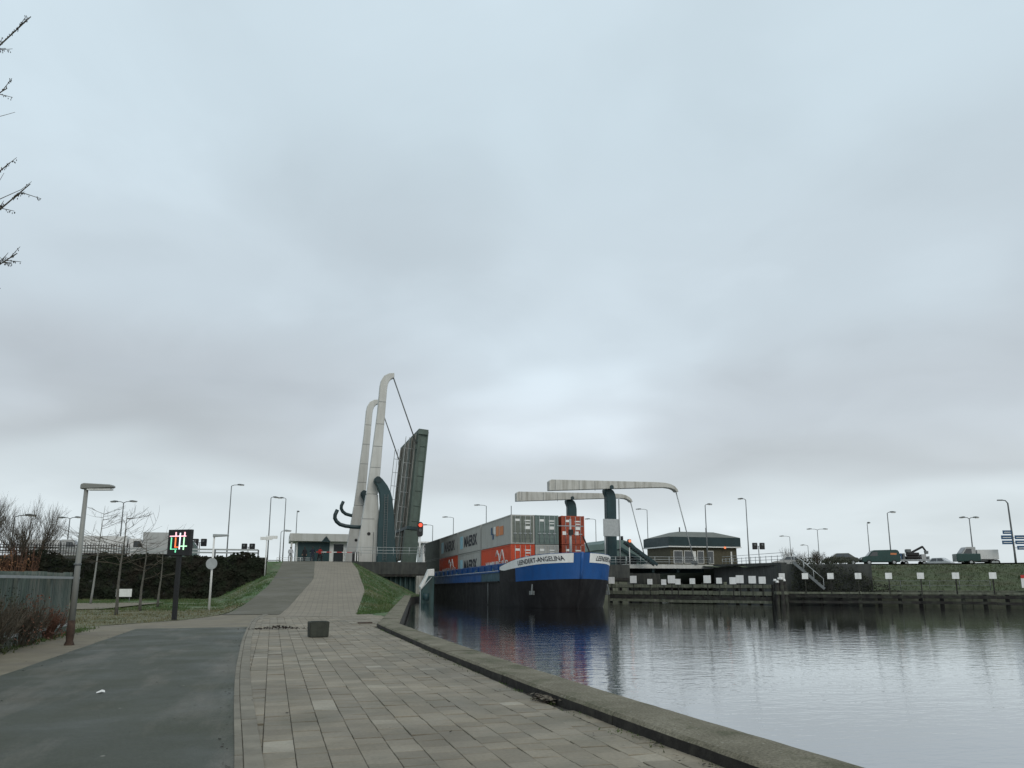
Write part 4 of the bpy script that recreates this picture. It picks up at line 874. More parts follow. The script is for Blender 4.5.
# ------------------------------------------------------------------ lamps and signals
def lamp(label, X, Y, z0, ztop_, kind, ang, head=.9, r=.09, mat='galv_dark', group='street lamps', arm=None):
    t = thing('street_lamp', label, 'street lamp', (X, Y, z0), ang, group); H = ztop_ - z0; arm = arm if arm is not None else 1.0
    MB().tube([(0, 0, 0), (0, 0, H * .25), (0, 0, H)], [r * 1.35, r * 1.1, r * .7], 8).obj('pole', mat, t)
    sides = (1, -1) if kind == 'double' else (1,)
    for s_ in sides:
        MB().tube([(0, 0, H - .05), (s_ * arm * .4, 0, H + .12), (s_ * arm, 0, H + .15)], r * .55, 6).obj('arm', mat, t)
        hd = MB().prism([(s_ * arm * .9, H + .08), (s_ * (arm + head), H + .12), (s_ * (arm + head), H + .2), (s_ * (arm + head * .3), H + .3), (s_ * arm * .9, H + .26)], -.16, .16, 'y').obj('lamp_head', mat, t, bevel=.02)
        MB().bb(*sorted((s_ * (arm + head * .25), s_ * (arm + head * .95))), -.12, .12, H + .02, H + .085).obj('lens', 'white_board', hd)
    return t
PI = math.pi
lamp('street lamp with dark head in front of the bare trees on the far left', -48.3, 75, 0, 7.8, 'single', .2, r=.08)
lamp('double-headed street lamp right of the bare trees, behind the leaning path lamp', -64.1, 112, 3.9, 10.6, 'double', -.2)
lamp('double-headed street lamp left of the square illuminated sign', -53.0, 105, 3.9, 12.2, 'double', -.1)
lamp('tall single street lamp, tallest one left of the raised bridge', -43.2, 118, 3.9, 16.1, 'single', .1)
lamp('left of the two close tall lamps at the ramp top', -39.2, 125, 3.9, 15.0, 'single', .9, arm=.5)
lamp('right of the two close tall lamps at the ramp top', -39.7, 135, 3.9, 15.9, 'single', PI, arm=.5)
lamp('thin street lamp just left of the white roofed pavilion', -39.0, 140, 3.9, 14.0, 'single', 1.4, arm=.2, head=.5)
lamp('farthest flat-headed lamp left of the containers', -17.4, 170, 1, 13.7, 'single', PI, head=1.0, arm=1.4)
lamp('flat-headed lamp above the middle of the container row', -12.5, 165, 1, 15.0, 'single', PI, head=1.0, arm=1.4)
lamp('flat-headed lamp above the front end of the container row', -5.0, 150, 1, 16.1, 'single', PI, head=1.0, arm=1.4)
lamp('flat-headed lamp just right of the rust red containers', 18.4, 170, 1, 15.0, 'single', PI, head=1.0, arm=1.4)
lamp('flat-headed lamp between the lowered bridge tower and the keeper house', 28.9, 165, 1, 16.7, 'single', PI, head=1.0, arm=1.4)
lamp('street lamp in front of the keeper house wall', 30.1, 120, 3.9, 13.3, 'single', 0, arm=.4, head=.7)
lamp('tall street lamp right behind the end of the keeper house', 38.9, 128, 3.9, 15.0, 'single', PI, arm=.5, head=.8)
lamp('distant lamp above the pale bare tree right of the keeper house', 68.0, 190, 2, 12.4, 'single', PI, arm=1.6)
lamp('double-headed lamp above the bare shrubs right of the keeper house', 67.0, 170, 2, 12.8, 'double', 0, arm=1.4)
lamp('short distant lamp left of the double-headed lamp by the shrubs', 76.1, 200, 2, 10.7, 'single', PI, arm=1.0)
lamp('slim post with small head left of the green van', 57.4, 125, 3.5, 10.8, 'single', .3, arm=.15, head=.4, r=.07)
lamp('tall street lamp rising behind the green van', 57.4, 118, 3.5, 11.9, 'single', 0, arm=.5, head=.8)
lamp('double-headed street lamp behind the pale box truck', 66.3, 112, 3.4, 10.6, 'double', 0, arm=.7, head=.7)
# ramp lamp, name post, round sign lamp
lamp('short flat-headed lamp at the top left edge of the ramp', -29.8, 100, 3.9, 7.9, 'single', 0, head=.9, r=.07, mat='galv', arm=.4)
t = thing('direction_post', 'pale post with a small double name plate beside the grass ramp', 'sign', (-24.0, 76, 2.3), .1)
MB().tube([(0, 0, -.3), (0, 0, 3.75)], .06, 8).obj('post', 'white_paint', t)
for x0, x1, z in ((-.6, .55, 3.3), (.1, 1.0, 3.42)): MB().bb(x0, x1, -.09 if z < 3.4 else .065, -.065 if z < 3.4 else .09, z, z + .3).obj('name_plate', 'white_board', t)
lx, ly = -17.0, 42.3
t = thing('street_lamp', 'pale path lamp with a round sign on its post beside the grass slope', 'street lamp', (lx, ly + 2, .05), 0, 'street lamps')
MB().tube([(0, 0, -.2), (0, 0, 4.1)], [.07, .05], 8).obj('pole', 'white_paint', t)
MB().prism([(-.05, 4.05), (.8, 4.1), (.8, 4.2), (-.05, 4.22)], -.12, .12, 'y').obj('lamp_head', 'galv', t, bevel=.02)
MB().cyl((-.0, -.12, 2.55), (-.0, -.09, 2.55), .32, 24).obj('round_sign', 'galv', t)
# the leaning near lamp
nl_ = thing('street_lamp', 'old concrete path lamp with rusty base beside the corrugated fence', 'street lamp', W(22.9, -4.9, 0), 0, 'street lamps')
lean = .02
MB().tube([(0, 0, .55), (lean * .6, 0, 2.2), (lean * 1.0, 0, 4.05)], [.082, .068, .052], 12).obj('pole', 'lamp_grey', nl_)
MB().tube([(0, 0, -.05), (0, 0, .02), (.0, 0, .10), (0, 0, .3), (0, 0, .62)], [.13, .12, .085, .1, .088], 12).obj('rusty_base', 'rust', nl_)
hd = MB().prism([(-.1, 4.02), (.72, 4.05), (.76, 4.09), (.70, 4.14), (-.02, 4.18), (-.1, 4.15)], -.11, .11, 'y').obj('lamp_head', 'lamp_grey', nl_, bevel=.02)
MB().bb(.08, .70, -.09, .09, 3.995, 4.03).obj('lens', 'white_board', hd)
MB().tube([(0, 0, 2.02), (0, 0, 2.07)], .088, 12).obj('strap', 'galv_dark', nl_)
def signal(label, X, Y, z0, zt):
    t = thing('traffic_signal', label, 'traffic light', (X, Y, z0), 0); MB().tube([(0, 0, 0), (0, 0, zt - z0)], .06, 6).obj('post', 'galv_dark', t)
    for s_ in (-1, 1):
        h_ = MB().box((s_ * .55, 0, zt - z0), (.75, .3, 1.0)).obj('signal_head', 'black', t, bevel=.06); MB().cyl((s_ * .55, -.2, zt - z0 + .2), (s_ * .55, -.16, zt - z0 + .2), .15, 10).obj('hood', 'galv_dark', h_)
    MB().bar((-.6, 0, zt - z0), (.6, 0, zt - z0), .06).obj('bracket', 'galv_dark', t)
signal('pair of black road signals on a thin post above the hedge', -37.3, 110, 4, 6.4)
signal('pair of black road signals right beside the square illuminated sign', -42.2, 105, 4, 6.8)
signal('pair of black road signals right of the keeper house', 37.4, 118, 4, 6.9)
def barge_signal():
    t = thing('shipping_light', 'small signal with an orange light on a post by the lowered bridge tower', 'traffic light', W(98.6, 47.2, 3.9), TH)
    MB().tube([(0, 0, 0), (0, 0, 2.4)], .07, 8).obj('pole', 'white_paint', t); MB().box((0, 0, 2.95), (.55, .3, 1.1)).obj('signal_head', 'black', t, bevel=.08)
    MB().cyl((0, -.25, 3.25), (0, -.16, 3.25), .2).obj('orange_lens', 'amber_lamp', t)
barge_signal()
# square illuminated sign
t = thing('led_sign', 'square black illuminated sign with coloured light lines on a dark post', 'sign', W(36.4, -3.9, 0), R(-14))
MB().bb(-.09, .09, -.06, .06, -.1, 2.75).obj('post', 'black', t); MB().bb(-.57, .57, -.09, .09, 2.7, 3.82).obj('panel', 'black', t, bevel=.015)
def ledline(x0, x1, y0, y1, m): MB().bb(-.57 + 1.14 * x0, -.57 + 1.14 * x1, -.115, -.092, 3.82 - 1.12 * y1, 3.82 - 1.12 * y0).obj('light_line', m, t)
for q in ((.09, .80, .235, .275, 'led_pink'), (.33, .375, .10, .27, 'led_pink'), (.71, .76, .10, .27, 'led_pink'), (.52, .56, .13, .76, 'led_white'), (.15, .19, .30, .76, 'led_green'), (.15, .44, .735, .765, 'led_green'),
          (.33, .375, .30, .68, 'led_orange'), (.33, .50, .655, .69, 'led_orange'), (.70, .74, .30, .78, 'led_lime'), (.58, .86, .62, .66, 'led_lime'), (.36, .40, .79, .88, 'led_green')): ledline(*q)
# blue direction signs
t = thing('direction_sign', 'cluster of blue direction panels on a curved lamp mast at the right edge', 'sign', (62.6, 97, 3.3), R(-6))
MB().tube([(0, 0, 0), (0, 0, 2.0), (-.1, 0, 8.0), (-.35, 0, 8.35), (-.75, 0, 8.4)], [.14, .12, .09, .07, .06], 8).obj('mast', 'galv_dark', t)
MB().box((-1.0, 0, 8.4), (.6, .25, .14)).obj('lamp_head', 'galv_dark', t)
for x0, x1, z0, z1 in ((-1.2, -.15, 4.15, 4.6), (-1.45, -.15, 3.5, 3.98), (-1.4, -.15, 2.88, 3.34), (.15, 2.6, 3.5, 3.98), (.15, 2.6, 2.88, 3.34), (.3, 2.6, 2.2, 2.68)):
    pn = MB().bb(x0, x1, -.2, -.14, z0, z1).obj('panel', 'sign_blue', t); MB().bb(x0 + .15, x1 - .15, -.215, -.202, z0 + .17, z0 + .26).obj('text_line', 'mark_white', pn)
    MB().bar((0, -.1, (z0 + z1) / 2), ((x0 + x1) / 2, -.13, (z0 + z1) / 2), .05).obj('bracket', 'galv_dark', pn)

# ------------------------------------------------------------------ road guard rails and left retaining wall
def guard(label, a, b, z, step=4):
    a = Vector((*a, z)); b = Vector((*b, z)); t = thing('guard_rail', label, 'guard rail', a); d = b - a; n = int(d.length / step)
    for i in range(n + 1): MB().box(d * (i / n) + Vector((0, 0, .35)), (.12, .12, .8)).obj('post', 'galv_dark', t)
    for q in (.45, .75): MB().bar(Vector((0, 0, q)), d + Vector((0, 0, q)), .06, .16).obj('rail', 'galv', t)
guard('grey guard rail along the raised road left of the ramp', XY(82.5, -75), XY(82.5, -1.5), 3.98)
guard('grey guard rail on the far side of the raised road at left', XY(122.5, -75), XY(122.5, 1), 3.98)
rw = thing('retaining_wall', 'dark ivy-covered retaining wall holding the raised road at left', 'wall', W(80.2, -1.5, 0), TH)
MB().bb(-90, .9, 0, .75, -.3, 3.93).obj('wall_body', 'concrete_dark', rw)
g = MB(); rr = random.Random(8)
for i in range(15000):
    x = -rr.random() ** 1.25 * 62 + .8; z = rr.random() * 4.6 + .02
    bulge = .35 + .45 * noise.noise(Vector((x * .5, z * .8, 0))) + .2 * noise.noise(Vector((x * 2, z * 2, 4)))
    if z > 4.0 + .8 * noise.noise(Vector((x * .35, 0, 9))) + .3 * noise.noise(Vector((x * 1.3, 0, 2))): continue
    y = -max(.05, bulge) * rr.uniform(.7, 1.1); s_ = rr.uniform(.10, .20); a = rr.uniform(0, 6.28); b = rr.uniform(-.7, .7); e1 = Vector((math.cos(a), math.sin(a) * .5, math.sin(a))) * s_; e2 = Vector((-math.sin(a), b, math.cos(a))) * s_ * .8; c = Vector((x, y, z))
    g.add([c - e1, c - e2, c + e1, c + e2 * .9], [(0, 1, 2, 3)])
g.obj('ivy', 'ivy', rw, fix=False)['kind'] = 'stuff'
t = thing('notice_board', 'small white notice board standing in front of the ivy wall', 'sign', W(73, -11.9, 0), TH)
MB().bb(-.6, .6, -.03, .03, .35, 1.0).obj('panel', 'white_board', t)
for x in (-.45, .45): MB().bb(x - .03, x + .03, .035, .09, -.2, .95).obj('post', 'galv_dark', t)

t = thing('picket_railing', 'dark spiked picket railing on top of the ivy wall behind the path lamp', 'railing', W(80.4, -13, 3.9), TH)
for k in range(64): MB().bb(-k * .22 - .025, -k * .22 + .025, -.03, .03, 0, 1.15 + .06 * (k % 2)).obj('picket', 'black', t)
for z in (.25, .95): MB().bb(-14, .05, -.06, -.031, z, z + .06).obj('rail', 'black', t)

# ------------------------------------------------------------------ vehicles
def wheel(t, x, y, r=.33, w=.22):
    wl = thing_part(t, 'wheel', MB().cyl((x, y - w / 2, r), (x, y + w / 2, r), r, 16), 'rubber')
    s_ = -1 if y < 0 else 1; MB().cyl((x, y + s_ * w * .40, r), (x, y + s_ * w * .53, r), r * .58, 12).obj('rim', 'galv', wl)
def thing_part(t, name, mb, mat, bevel=0, seg=1): return mb.obj(name, mat, t, bevel=bevel, seg=seg)
def side_body(t, prof, w, mat, bevel=.08): return thing_part(t, 'body', MB().prism(prof, -w / 2, w / 2, 'y'), mat, bevel, 2)
VA = R(-12)
def panes(t, quads, w):
    for q in quads:
        for s_ in (-1, 1): MB().prism(q, s_ * (w / 2 + .004), s_ * (w / 2 + .016), 'y').obj('window', 'glass', t)
v = thing('delivery_van', 'dark green van with a pale logo patch on the embankment road', 'van', (45.3, 96, 3.63), VA)
side_body(v, [(-2.6, .35), (-2.65, .85), (-2.55, 1.05), (-1.75, 1.2), (-1.2, 1.85), (-.9, 2.0), (2.1, 2.05), (2.35, 1.9), (2.5, .9), (2.5, .35)], 1.9, 'van_green', .1)
panes(v, [[(-1.6, 1.2), (-1.15, 1.75), (-.5, 1.8), (-.5, 1.2)]], 1.9); MB().prism([(-1.78, 1.22), (-1.72, 1.2), (-1.24, 1.78), (-1.28, 1.82)], -.8, .8, 'y').obj('windscreen', 'glass', v)
MB().bb(1.2, 2.0, -.975, -.96, 1.35, 1.6).obj('logo_patch', 'mark_orange', v); MB().bb(-2.7, -2.58, -.8, .8, .35, .6).obj('bumper', 'black', v)
for y in (-.65, .65): MB().box((-2.6, y, .85), (.12, .35, .2)).obj('headlight', 'white_board', v)
for x in (-1.7, 1.6):
    for y in (-.86, .86): wheel(v, x, y)
v.scale = (.86, .86, .88)
t = thing('flatbed_lorry', 'flatbed trailer carrying a small digger with raised dark arm', 'lorry', (49.9, 97, 3.63), VA)
MB().bb(-2.1, 2.0, -1.1, 1.1, .62, .82).obj('bed', 'galv', t, bevel=.02)
for x in (-1.3, 1.2):
    for y in (-.95, .95): wheel(t, x, y, .3)
for x in (-2.05, 1.95): MB().bb(x - .05, x + .05, -1.05, 1.05, .83, 1.3).obj('end_board', 'galv', t)
t.scale = (.82, .82, .8)
ex = thing('mini_digger', 'small dark digger with raised arm standing on the flatbed', 'digger', (49.8, 97.0, 4.30), VA)
MB().bb(-1.0, 1.0, -.75, -.4, 0, .5).obj('track', 'rubber', ex, bevel=.15); MB().bb(-1.0, 1.0, .4, .75, 0, .5).obj('track', 'rubber', ex, bevel=.15)
MB().bb(-.8, .9, -.6, .6, .52, 1.0).obj('body', 'black', ex, bevel=.08); MB().bb(-.9, -.2, -.5, .5, 1.0, 1.5).obj('cab', 'galv_dark', ex, bevel=.06)
MB().bar((-.5, 0, .8), (1.6, 0, 1.85), .22, .3).obj('boom', 'black', ex); MB().bar((1.55, 0, 1.9), (2.0, 0, 1.2), .18, .24).obj('dipper', 'black', ex); MB().prism([(1.8, 1.25), (2.3, 1.2), (2.25, .8), (1.85, .75)], -.3, .3, 'y').obj('bucket', 'galv_dark', ex)
for x, m_ in ((-1.75, 'mark_navy'), (-1.3, 'galv_dark')): MB().bb(x - .15, x + .15, -.5, .5, 0, .9).obj('equipment_box', m_, ex, bevel=.03)
MB().bb(1.15, 1.8, -.7, .7, 0.02, .75).obj('crate', 'truck_grey', ex, bevel=.03)
ex.scale = (.8, .8, .85)
def car(label, X, Y, mat, z=3.63, name='parked_car', ang=VA, group=None):
    t = thing(name, label, 'car', (X, Y, z), ang, group)
    side_body(t, [(-2.1, .3), (-2.15, .6), (-2.0, .78), (-1.2, .9), (1.6, .95), (2.05, .85), (2.12, .55), (2.05, .3)], 1.75, mat, .1)
    MB().add([(-1.15, -.8, .9), (1.65, -.8, .93), (1.65, .8, .93), (-1.15, .8, .9), (-.45, -.62, 1.44), (.95, -.62, 1.46), (.95, .62, 1.46), (-.45, .62, 1.44)], [(0, 1, 5, 4), (1, 2, 6, 5), (2, 3, 7, 6), (3, 0, 4, 7), (4, 5, 6, 7)]).obj('cabin', mat, t, bevel=.05)
    for s_ in (-1, 1):
        for (a, b, c_, d) in ((-.75, -.35, .2, .2), (.28, .28, .85, 1.2)):
            MB().add([(a, s_ * .80, .97), (d, s_ * .80, .97), (c_, s_ * .665, 1.38), (b, s_ * .665, 1.38)], [(0, 1, 2, 3)]).obj('window', 'glass', t)
    MB().add([(-1.12, -.7, .95), (-1.12, .7, .95), (-.52, .58, 1.40), (-.52, -.58, 1.40)], [(0, 1, 2, 3)]).obj('windscreen', 'glass', t)
    for x in (-1.35, 1.3):
        for y in (-.8, .8): wheel(t, x, y, .31)
    for y in (-.6, .6): MB().box((-2.1, y, .66), (.1, .3, .14)).obj('headlight', 'white_board', t)
car('silver hatchback on the embankment road between flatbed and dark trailer', 61.0, 112, 'car_silver', 3.5, ang=R(-48))
car('dark olive car half hidden by shrubs left of the green van', 41.0, 97.5, 'car_olive')
car('grey car passing behind the railing near the wall stairs', 38.3, 108, 'truck_grey', 3.6)
t = thing('box_trailer', 'low dark box trailer parked left of the pale box truck', 'trailer', (55.7, 95.5, 3.63), VA)
MB().bb(-1.6, 1.5, -.95, .95, .45, 1.5).obj('body', 'van_green', t, bevel=.06); wheel(t, .2, -.9); wheel(t, .2, .9); MB().bar((1.6, 0, .55), (2.6, 0, .5), .1).obj('drawbar', 'galv_dark', t); t.scale = (.86, .86, .88)
def truck(name, label, X, Y, z, ang, L, bm, cm, box_h=2.7, flip=1):
    t = thing(name, label, 'truck', (X, Y, z), ang)
    MB().bb(-L / 2, L / 2, -1.2, 1.2, .95, .95 + box_h).obj('cargo_box', bm, t, bevel=.03)
    for k in range(1, int(L / 1.2)): MB().bb(-L / 2 + k * 1.2 - .02, -L / 2 + k * 1.2 + .02, -1.215, -1.2, 1.0, .9 + box_h).obj('box_rib', bm, t)
    x0 = flip * (L / 2 + .15); x1 = flip * (L / 2 + 2.1); pr = [(x0, .5), (x0, 2.9), (lerp(x0, x1, .65), 2.9), (x1, 1.9), (x1, .5)]
    cb = MB().prism(pr, -1.15, 1.15, 'y').obj('cab', cm, t, bevel=.06)
    for s_ in (-1, 1): MB().prism([(lerp(x0, x1, .3), 1.8), (lerp(x0, x1, .3), 2.6), (lerp(x0, x1, .65), 2.6), (lerp(x0, x1, .9), 1.85)], s_ * 1.155, s_ * 1.17, 'y').obj('window', 'glass', cb)
    MB().add([(lerp(x0, x1, .70) + flip * .05, -1, 2.75), (lerp(x0, x1, .70) + flip * .05, 1, 2.75), (x1 + flip * .0, 1, 1.98), (x1, -1, 1.98)], [(0, 1, 2, 3)]).obj('windscreen', 'glass', cb)
    MB().bb(min(-L / 2, x1), max(L / 2, x1), -.5, .5, .5, .9).obj('chassis', 'black', t)
    for x in (-flip * L * .38, -flip * L * .22, flip * (L / 2 + 1.1)):
        for y in (-1.05, 1.05): wheel(t, x, y, .45, .28)
    return t
truck('box_truck', 'pale box truck beside the dark trailer at far right', 60.4, 99.5, 3.63, VA, 2.9, 'truck_white', 'truck_grey', 1.5, -1).scale = (.84, .84, .8)
LA_ = TH
p = W(108, -20.2); truck('box_truck', 'white box truck on the raised road behind the bare young trees', p.x, p.y, 4.02, LA_, 5.2, 'truck_white', 'truck_white', 2.2, 1)
p = W(107, -13.6); truck('box_truck', 'grey box lorry on the raised road just left of the illuminated sign', p.x, p.y, 4.02, LA_, 4.2, 'truck_grey', 'teal_roof', 2.7, 1)
p = W(113, -28.5); truck('box_truck', 'leftmost white truck on the raised road behind the leaning lamp', p.x, p.y, 4.02, LA_, 4.5, 'truck_white', 'truck_grey', 1.9, 1)

# ------------------------------------------------------------------ corrugated fence
fe = thing('corrugated_fence', 'grey green corrugated fence along the left edge of the footway', 'fence', W(28.4, -6.15, 0), TH + PI / 2)   # local x runs along +u
for k in range(24):
    x1 = -k * 1.02; x0 = x1 - 1.0; g = MB(); vs = []; n = 6; ty = rnd.gauss(0, .012); zt = 1.86 + rnd.gauss(0, .012)
    for i in range(n):
        for f, d in ((0, 0), (.30, 0), (.5, 1), (.80, 1)): vs += [(x0 + (i + f) / n, ty + d * .09, .03), (x0 + (i + f) / n, ty + d * .09, zt)]
    g.add(vs, [(2 * i, 2 * i + 2, 2 * i + 3, 2 * i + 1) for i in range(len(vs) // 2 - 1)]); g.obj('panel', 'fence_green', fe, fix=False)
for k in range(9): MB().bb(-k * 3.06 - .06, -k * 3.06 + .06, -.12, -.02, -.2, 1.80).obj('post', 'fence_green', fe)
for z in (.30, 1.72): MB().bar((.05, -.15, z), (-24.4, -.15, z), .05, .07).obj('rail', 'galv', fe)
MB().bb(.05, .17, -.1, .02, -.2, 2.0).obj('end_post', 'black', fe)

# ------------------------------------------------------------------ trees
def branch(mb, p, d, L, r, depth, rr, spread=.6, up=.15, n=3, kids=(3, 5), leafcb=None, taper=.45):
    pts = [p.copy()]; rad = [r]; q = p.copy(); dd = d.copy()
    for i in range(n):
        dd = (dd + Vector((rr.gauss(0, .12), rr.gauss(0, .12), rr.gauss(0, .08) + up * .3))).normalized(); q = q + dd * (L / n); pts.append(q.copy()); rad.append(lerp(r, r * taper, (i + 1) / n))
    mb.tube(pts, rad, 5 if r > .05 else 3, caps=False)
    if depth <= 0:
        if leafcb: leafcb(pts)
        return
    for k in range(rr.randint(*kids)):
        f = rr.uniform(.3, 1.0); i = min(n - 1, int(f * n)); b = pts[i].lerp(pts[i + 1], f * n - i)
        ax = Vector((rr.gauss(0, 1), rr.gauss(0, 1), rr.gauss(0, .5))).normalized(); nd = (dd * (1 - spread * .5) + ax * spread + Vector((0, 0, up))).normalized()
        branch(mb, b, nd, L * rr.uniform(.5, .75), max(.008, lerp(r, r * taper, f) * .6), depth - 1, rr, spread, up, n, kids, leafcb, taper)
    branch(mb, pts[-1], dd, L * .62, max(.008, r * taper), depth - 1, rr, spread, up, n, kids, leafcb, taper)
def bare_tree(name, label, loc, H, seed, depth=4, r=.16, spread=.55, up=.22, group=None, stems=1, mat='twig', kids=(3, 4), cat='tree', trunk_f=.3):
    rr = random.Random(seed); t = thing(name, label, cat, loc, 0, group); cr = MB()
    for s_ in range(stems):
        tr = MB(); b = Vector((rr.uniform(-.5, .5), rr.uniform(-.3, .3), -.1)) * (0 if stems == 1 else 1); b.z = -.1
        d = Vector((rr.gauss(0, .05 if stems == 1 else .16), rr.gauss(0, .05), 1)).normalized(); top_ = b + d * H * trunk_f
        tr.tube([b, b.lerp(top_, .5) + Vector((rr.gauss(0, .03), 0, 0)), top_], [r * 1.2, r, r * .85], 8); tr.obj('trunk', 'bark' if mat == 'twig' else mat, t)
        for k in range(3):
            nd = (d + Vector((rr.gauss(0, .35), rr.gauss(0, .35), .1)) * (1 if k else .2)).normalized(); branch(cr, top_ - d * rr.uniform(0, .3) * (k > 0), nd, H * .34, r * .7, depth - 1, rr, spread, up, 3, kids)
    cr.obj('crown', mat, t, fix=False); return t
for i, (x, y, H, st_) in enumerate(((-49.0, 71, 9.4, 2), (-47.3, 70, 9.8, 2), (-45.9, 71.5, 9.2, 2), (-44.6, 70.5, 7.6, 2), (-43.4, 71, 5.4, 1))):
    bare_tree('bare_tree', ['leftmost tall bare tree at the left edge of the picture', 'second tall bare tree from the left edge', 'third tall bare tree from the left edge', 'fourth bare tree from the left edge, thinner than the others', 'small bare tree ending the row nearest the path lamp'][i], (x, y, 0), H, 20 + i, 4, .11, .5, .3, 'bare trees beyond the fence', st_, kids=(4, 6))
def leaf_cloud(n, box, size, seed, dens=None):
    rr = random.Random(seed); g = MB(); c = 0
    while c < n:
        p = Vector((rr.uniform(*box[0]), rr.uniform(*box[1]), rr.uniform(*box[2])))
        if dens and not dens(p, rr): c += .25; continue
        s_ = size * rr.uniform(.6, 1.3); a = Vector((rr.gauss(0, 1), rr.gauss(0, 1), rr.gauss(0, 1))).normalized(); b = a.cross(Vector((rr.gauss(0, 1), rr.gauss(0, 1), rr.gauss(0, 1)))).normalized()
        g.add([p - a * s_, p - b * s_ * .5, p + a * s_, p + b * s_ * .5], [(0, 1, 2, 3)]); c += 1
    return g
hg = thing('beech_hedge', 'rust brown leafy hedge below the bare trees on the far left', 'hedge', (-44, 69, 0))
leaf_cloud(2300, ((-6, 1.8), (-.9, .9), (.2, 5.0)), .10, 3, lambda p, rr: p.z < 3.7 + 1.1 * noise.noise(Vector((p.x * .8, p.y, 2))) and noise.noise(Vector((p.x * 2.4, p.y * 2, p.z * .7))) > -.18).obj('foliage', 'leaf_rust', hg, fix=False)['kind'] = 'stuff'
g = MB(); rr = random.Random(5)
for i in range(260): x = rr.uniform(-6, 1.8); y = rr.uniform(-.8, .8); h_ = rr.uniform(2.6, 5.2); g.tube([(x, y, 0), (x + rr.gauss(0, .1), y, h_ * .5), (x + rr.gauss(0, .25), y, h_)], [.03, .022, .01], 3, caps=False)
g.obj('stems', 'twig_red', hg, fix=False)['kind'] = 'stuff'
def sapling(label, loc, H, seed, lean=0, stake=True, mat='bark', wide=1.0, nb=14):
    rr = random.Random(seed); t = thing('young_tree', label, 'tree', loc, 0, 'young trees on the verge')
    P = [(lean * f * H + .03 * math.sin(f * 7 + seed), .02 * math.cos(f * 9), f * H) for f in (-.02, .12, .3, .5, .75, 1)]
    MB().tube(P, [.095, .075, .062, .048, .03, .010], 8).obj('trunk', mat, t); cr = MB()
    for k in range(nb):
        f = rr.uniform(.42, .97); b = Vector((lean * f * H, 0, f * H)); a = rr.choice((0, PI)) + rr.gauss(0, .6); nd = Vector((math.cos(a), math.sin(a), rr.uniform(.0, .55))).normalized()
        branch(cr, b, nd, (1.15 - f) * H * .36 * wide, .018, 2, rr, .45, .08, 3, (1, 3))
    cr.obj('crown', 'twig', t, fix=False)
p = W(42.7, -7.25); sapling('bare young tree with wide flat branches, nearest left of the illuminated sign post', (p.x, p.y, 0), 5.0, 2, .02, wide=1.7, nb=18)
p = W(48.0, -6.95); sapling('slim bare young tree, second from the illuminated sign post', (p.x, p.y, 0), 3.9, 3, .02, wide=.8, nb=8)
p = W(55.2, -6.95); sapling('short bare young tree closest behind the illuminated sign post', (p.x, p.y, 0), 3.6, 4, .02, wide=.7, nb=8)
p = W(62, -12.2); sapling('pale leaning young tree right behind the old path lamp', (p.x, p.y, 0), 7.0, 6, .05, mat='lamp_grey', wide=1.3, nb=18)
bare_tree('bare_tree', 'pale distant bare tree right of the keeper house, under a lamp', (65.5, 185, 2), 7.6, 51, 4, .1, .5, .3, 'distant bare trees', 2, kids=(3, 5))
bare_tree('bare_tree', 'faint distant bare tree just right of the one under the lamp', (69.5, 188, 2), 6.8, 52, 4, .1, .5, .3, 'distant bare trees', 2, kids=(3, 5))
bare_tree('bare_shrub', 'bushy bare shrub below the double-headed lamp right of the keeper house', (45.3, 115, 3.4), 3.6, 53, 4, .06, .7, .1, None, 4, cat='shrub', kids=(4, 5), trunk_f=.12)
def shrub(label, loc, r, h, seed, n=900, mat='shrub', size=.09, name='shrub', stems=16):
    t = thing(name, label, 'shrub', loc); rr = random.Random(seed)
    leaf_cloud(n, ((-r, r), (-r * .7, r * .7), (.05, h)), size, seed, lambda p, q: (p.x / r) ** 2 + (p.y / r / .7) ** 2 + ((p.z - h * .4) / (h * .6)) ** 2 < 1 + .5 * noise.noise(p * 1.7) and noise.noise(p * 2.6 + Vector((seed, 0, 0))) > -.25).obj('foliage', mat, t, fix=False)
    g = MB()
    for i in range(stems): a = rr.uniform(0, 6.28); q = rr.uniform(.2, .9); g.tube([(0, 0, -.1), (math.cos(a) * r * q * .5, math.sin(a) * r * .35 * q, h * .5), (math.cos(a) * r * q, math.sin(a) * r * .6 * q, h * rr.uniform(.8, 1.1))], [.02, .014, .006], 3, caps=False)
    g.obj('stems', 'twig', t, fix=False)
shrub('dark olive clipped shrub in front of the olive car on the embankment', (38.6, 93, 3.3), 2.1, 1.3, 11, 1500)
shrub('small dark shrub at the top of the wall stairs', (31.2, 83.5, 3.2), 1.4, 1.0, 12, 700)
# hedge clothing the wing wall
hd_ = thing('wall_hedge', 'dark creeper hedge hanging over the wall below the embankment road', 'hedge', (31.6, 78.6, 0), math.atan2(BE.y, BE.x))
leaf_cloud(4200, ((-3.4, 6.6), (-.35, .9), (.3, 3.9)), .10, 15, lambda p, rr: p.z < 3.3 - max(0, p.x - 1.5) * .55 + .5 * noise.noise(Vector((p.x, 0, p.y * 2))) and p.y < .3 + .5 * noise.noise(Vector((p.x * 1.3, p.z * 1.3, 7))) and p.z > .6).obj('foliage', 'shrub', hd_, fix=False)['kind'] = 'stuff'
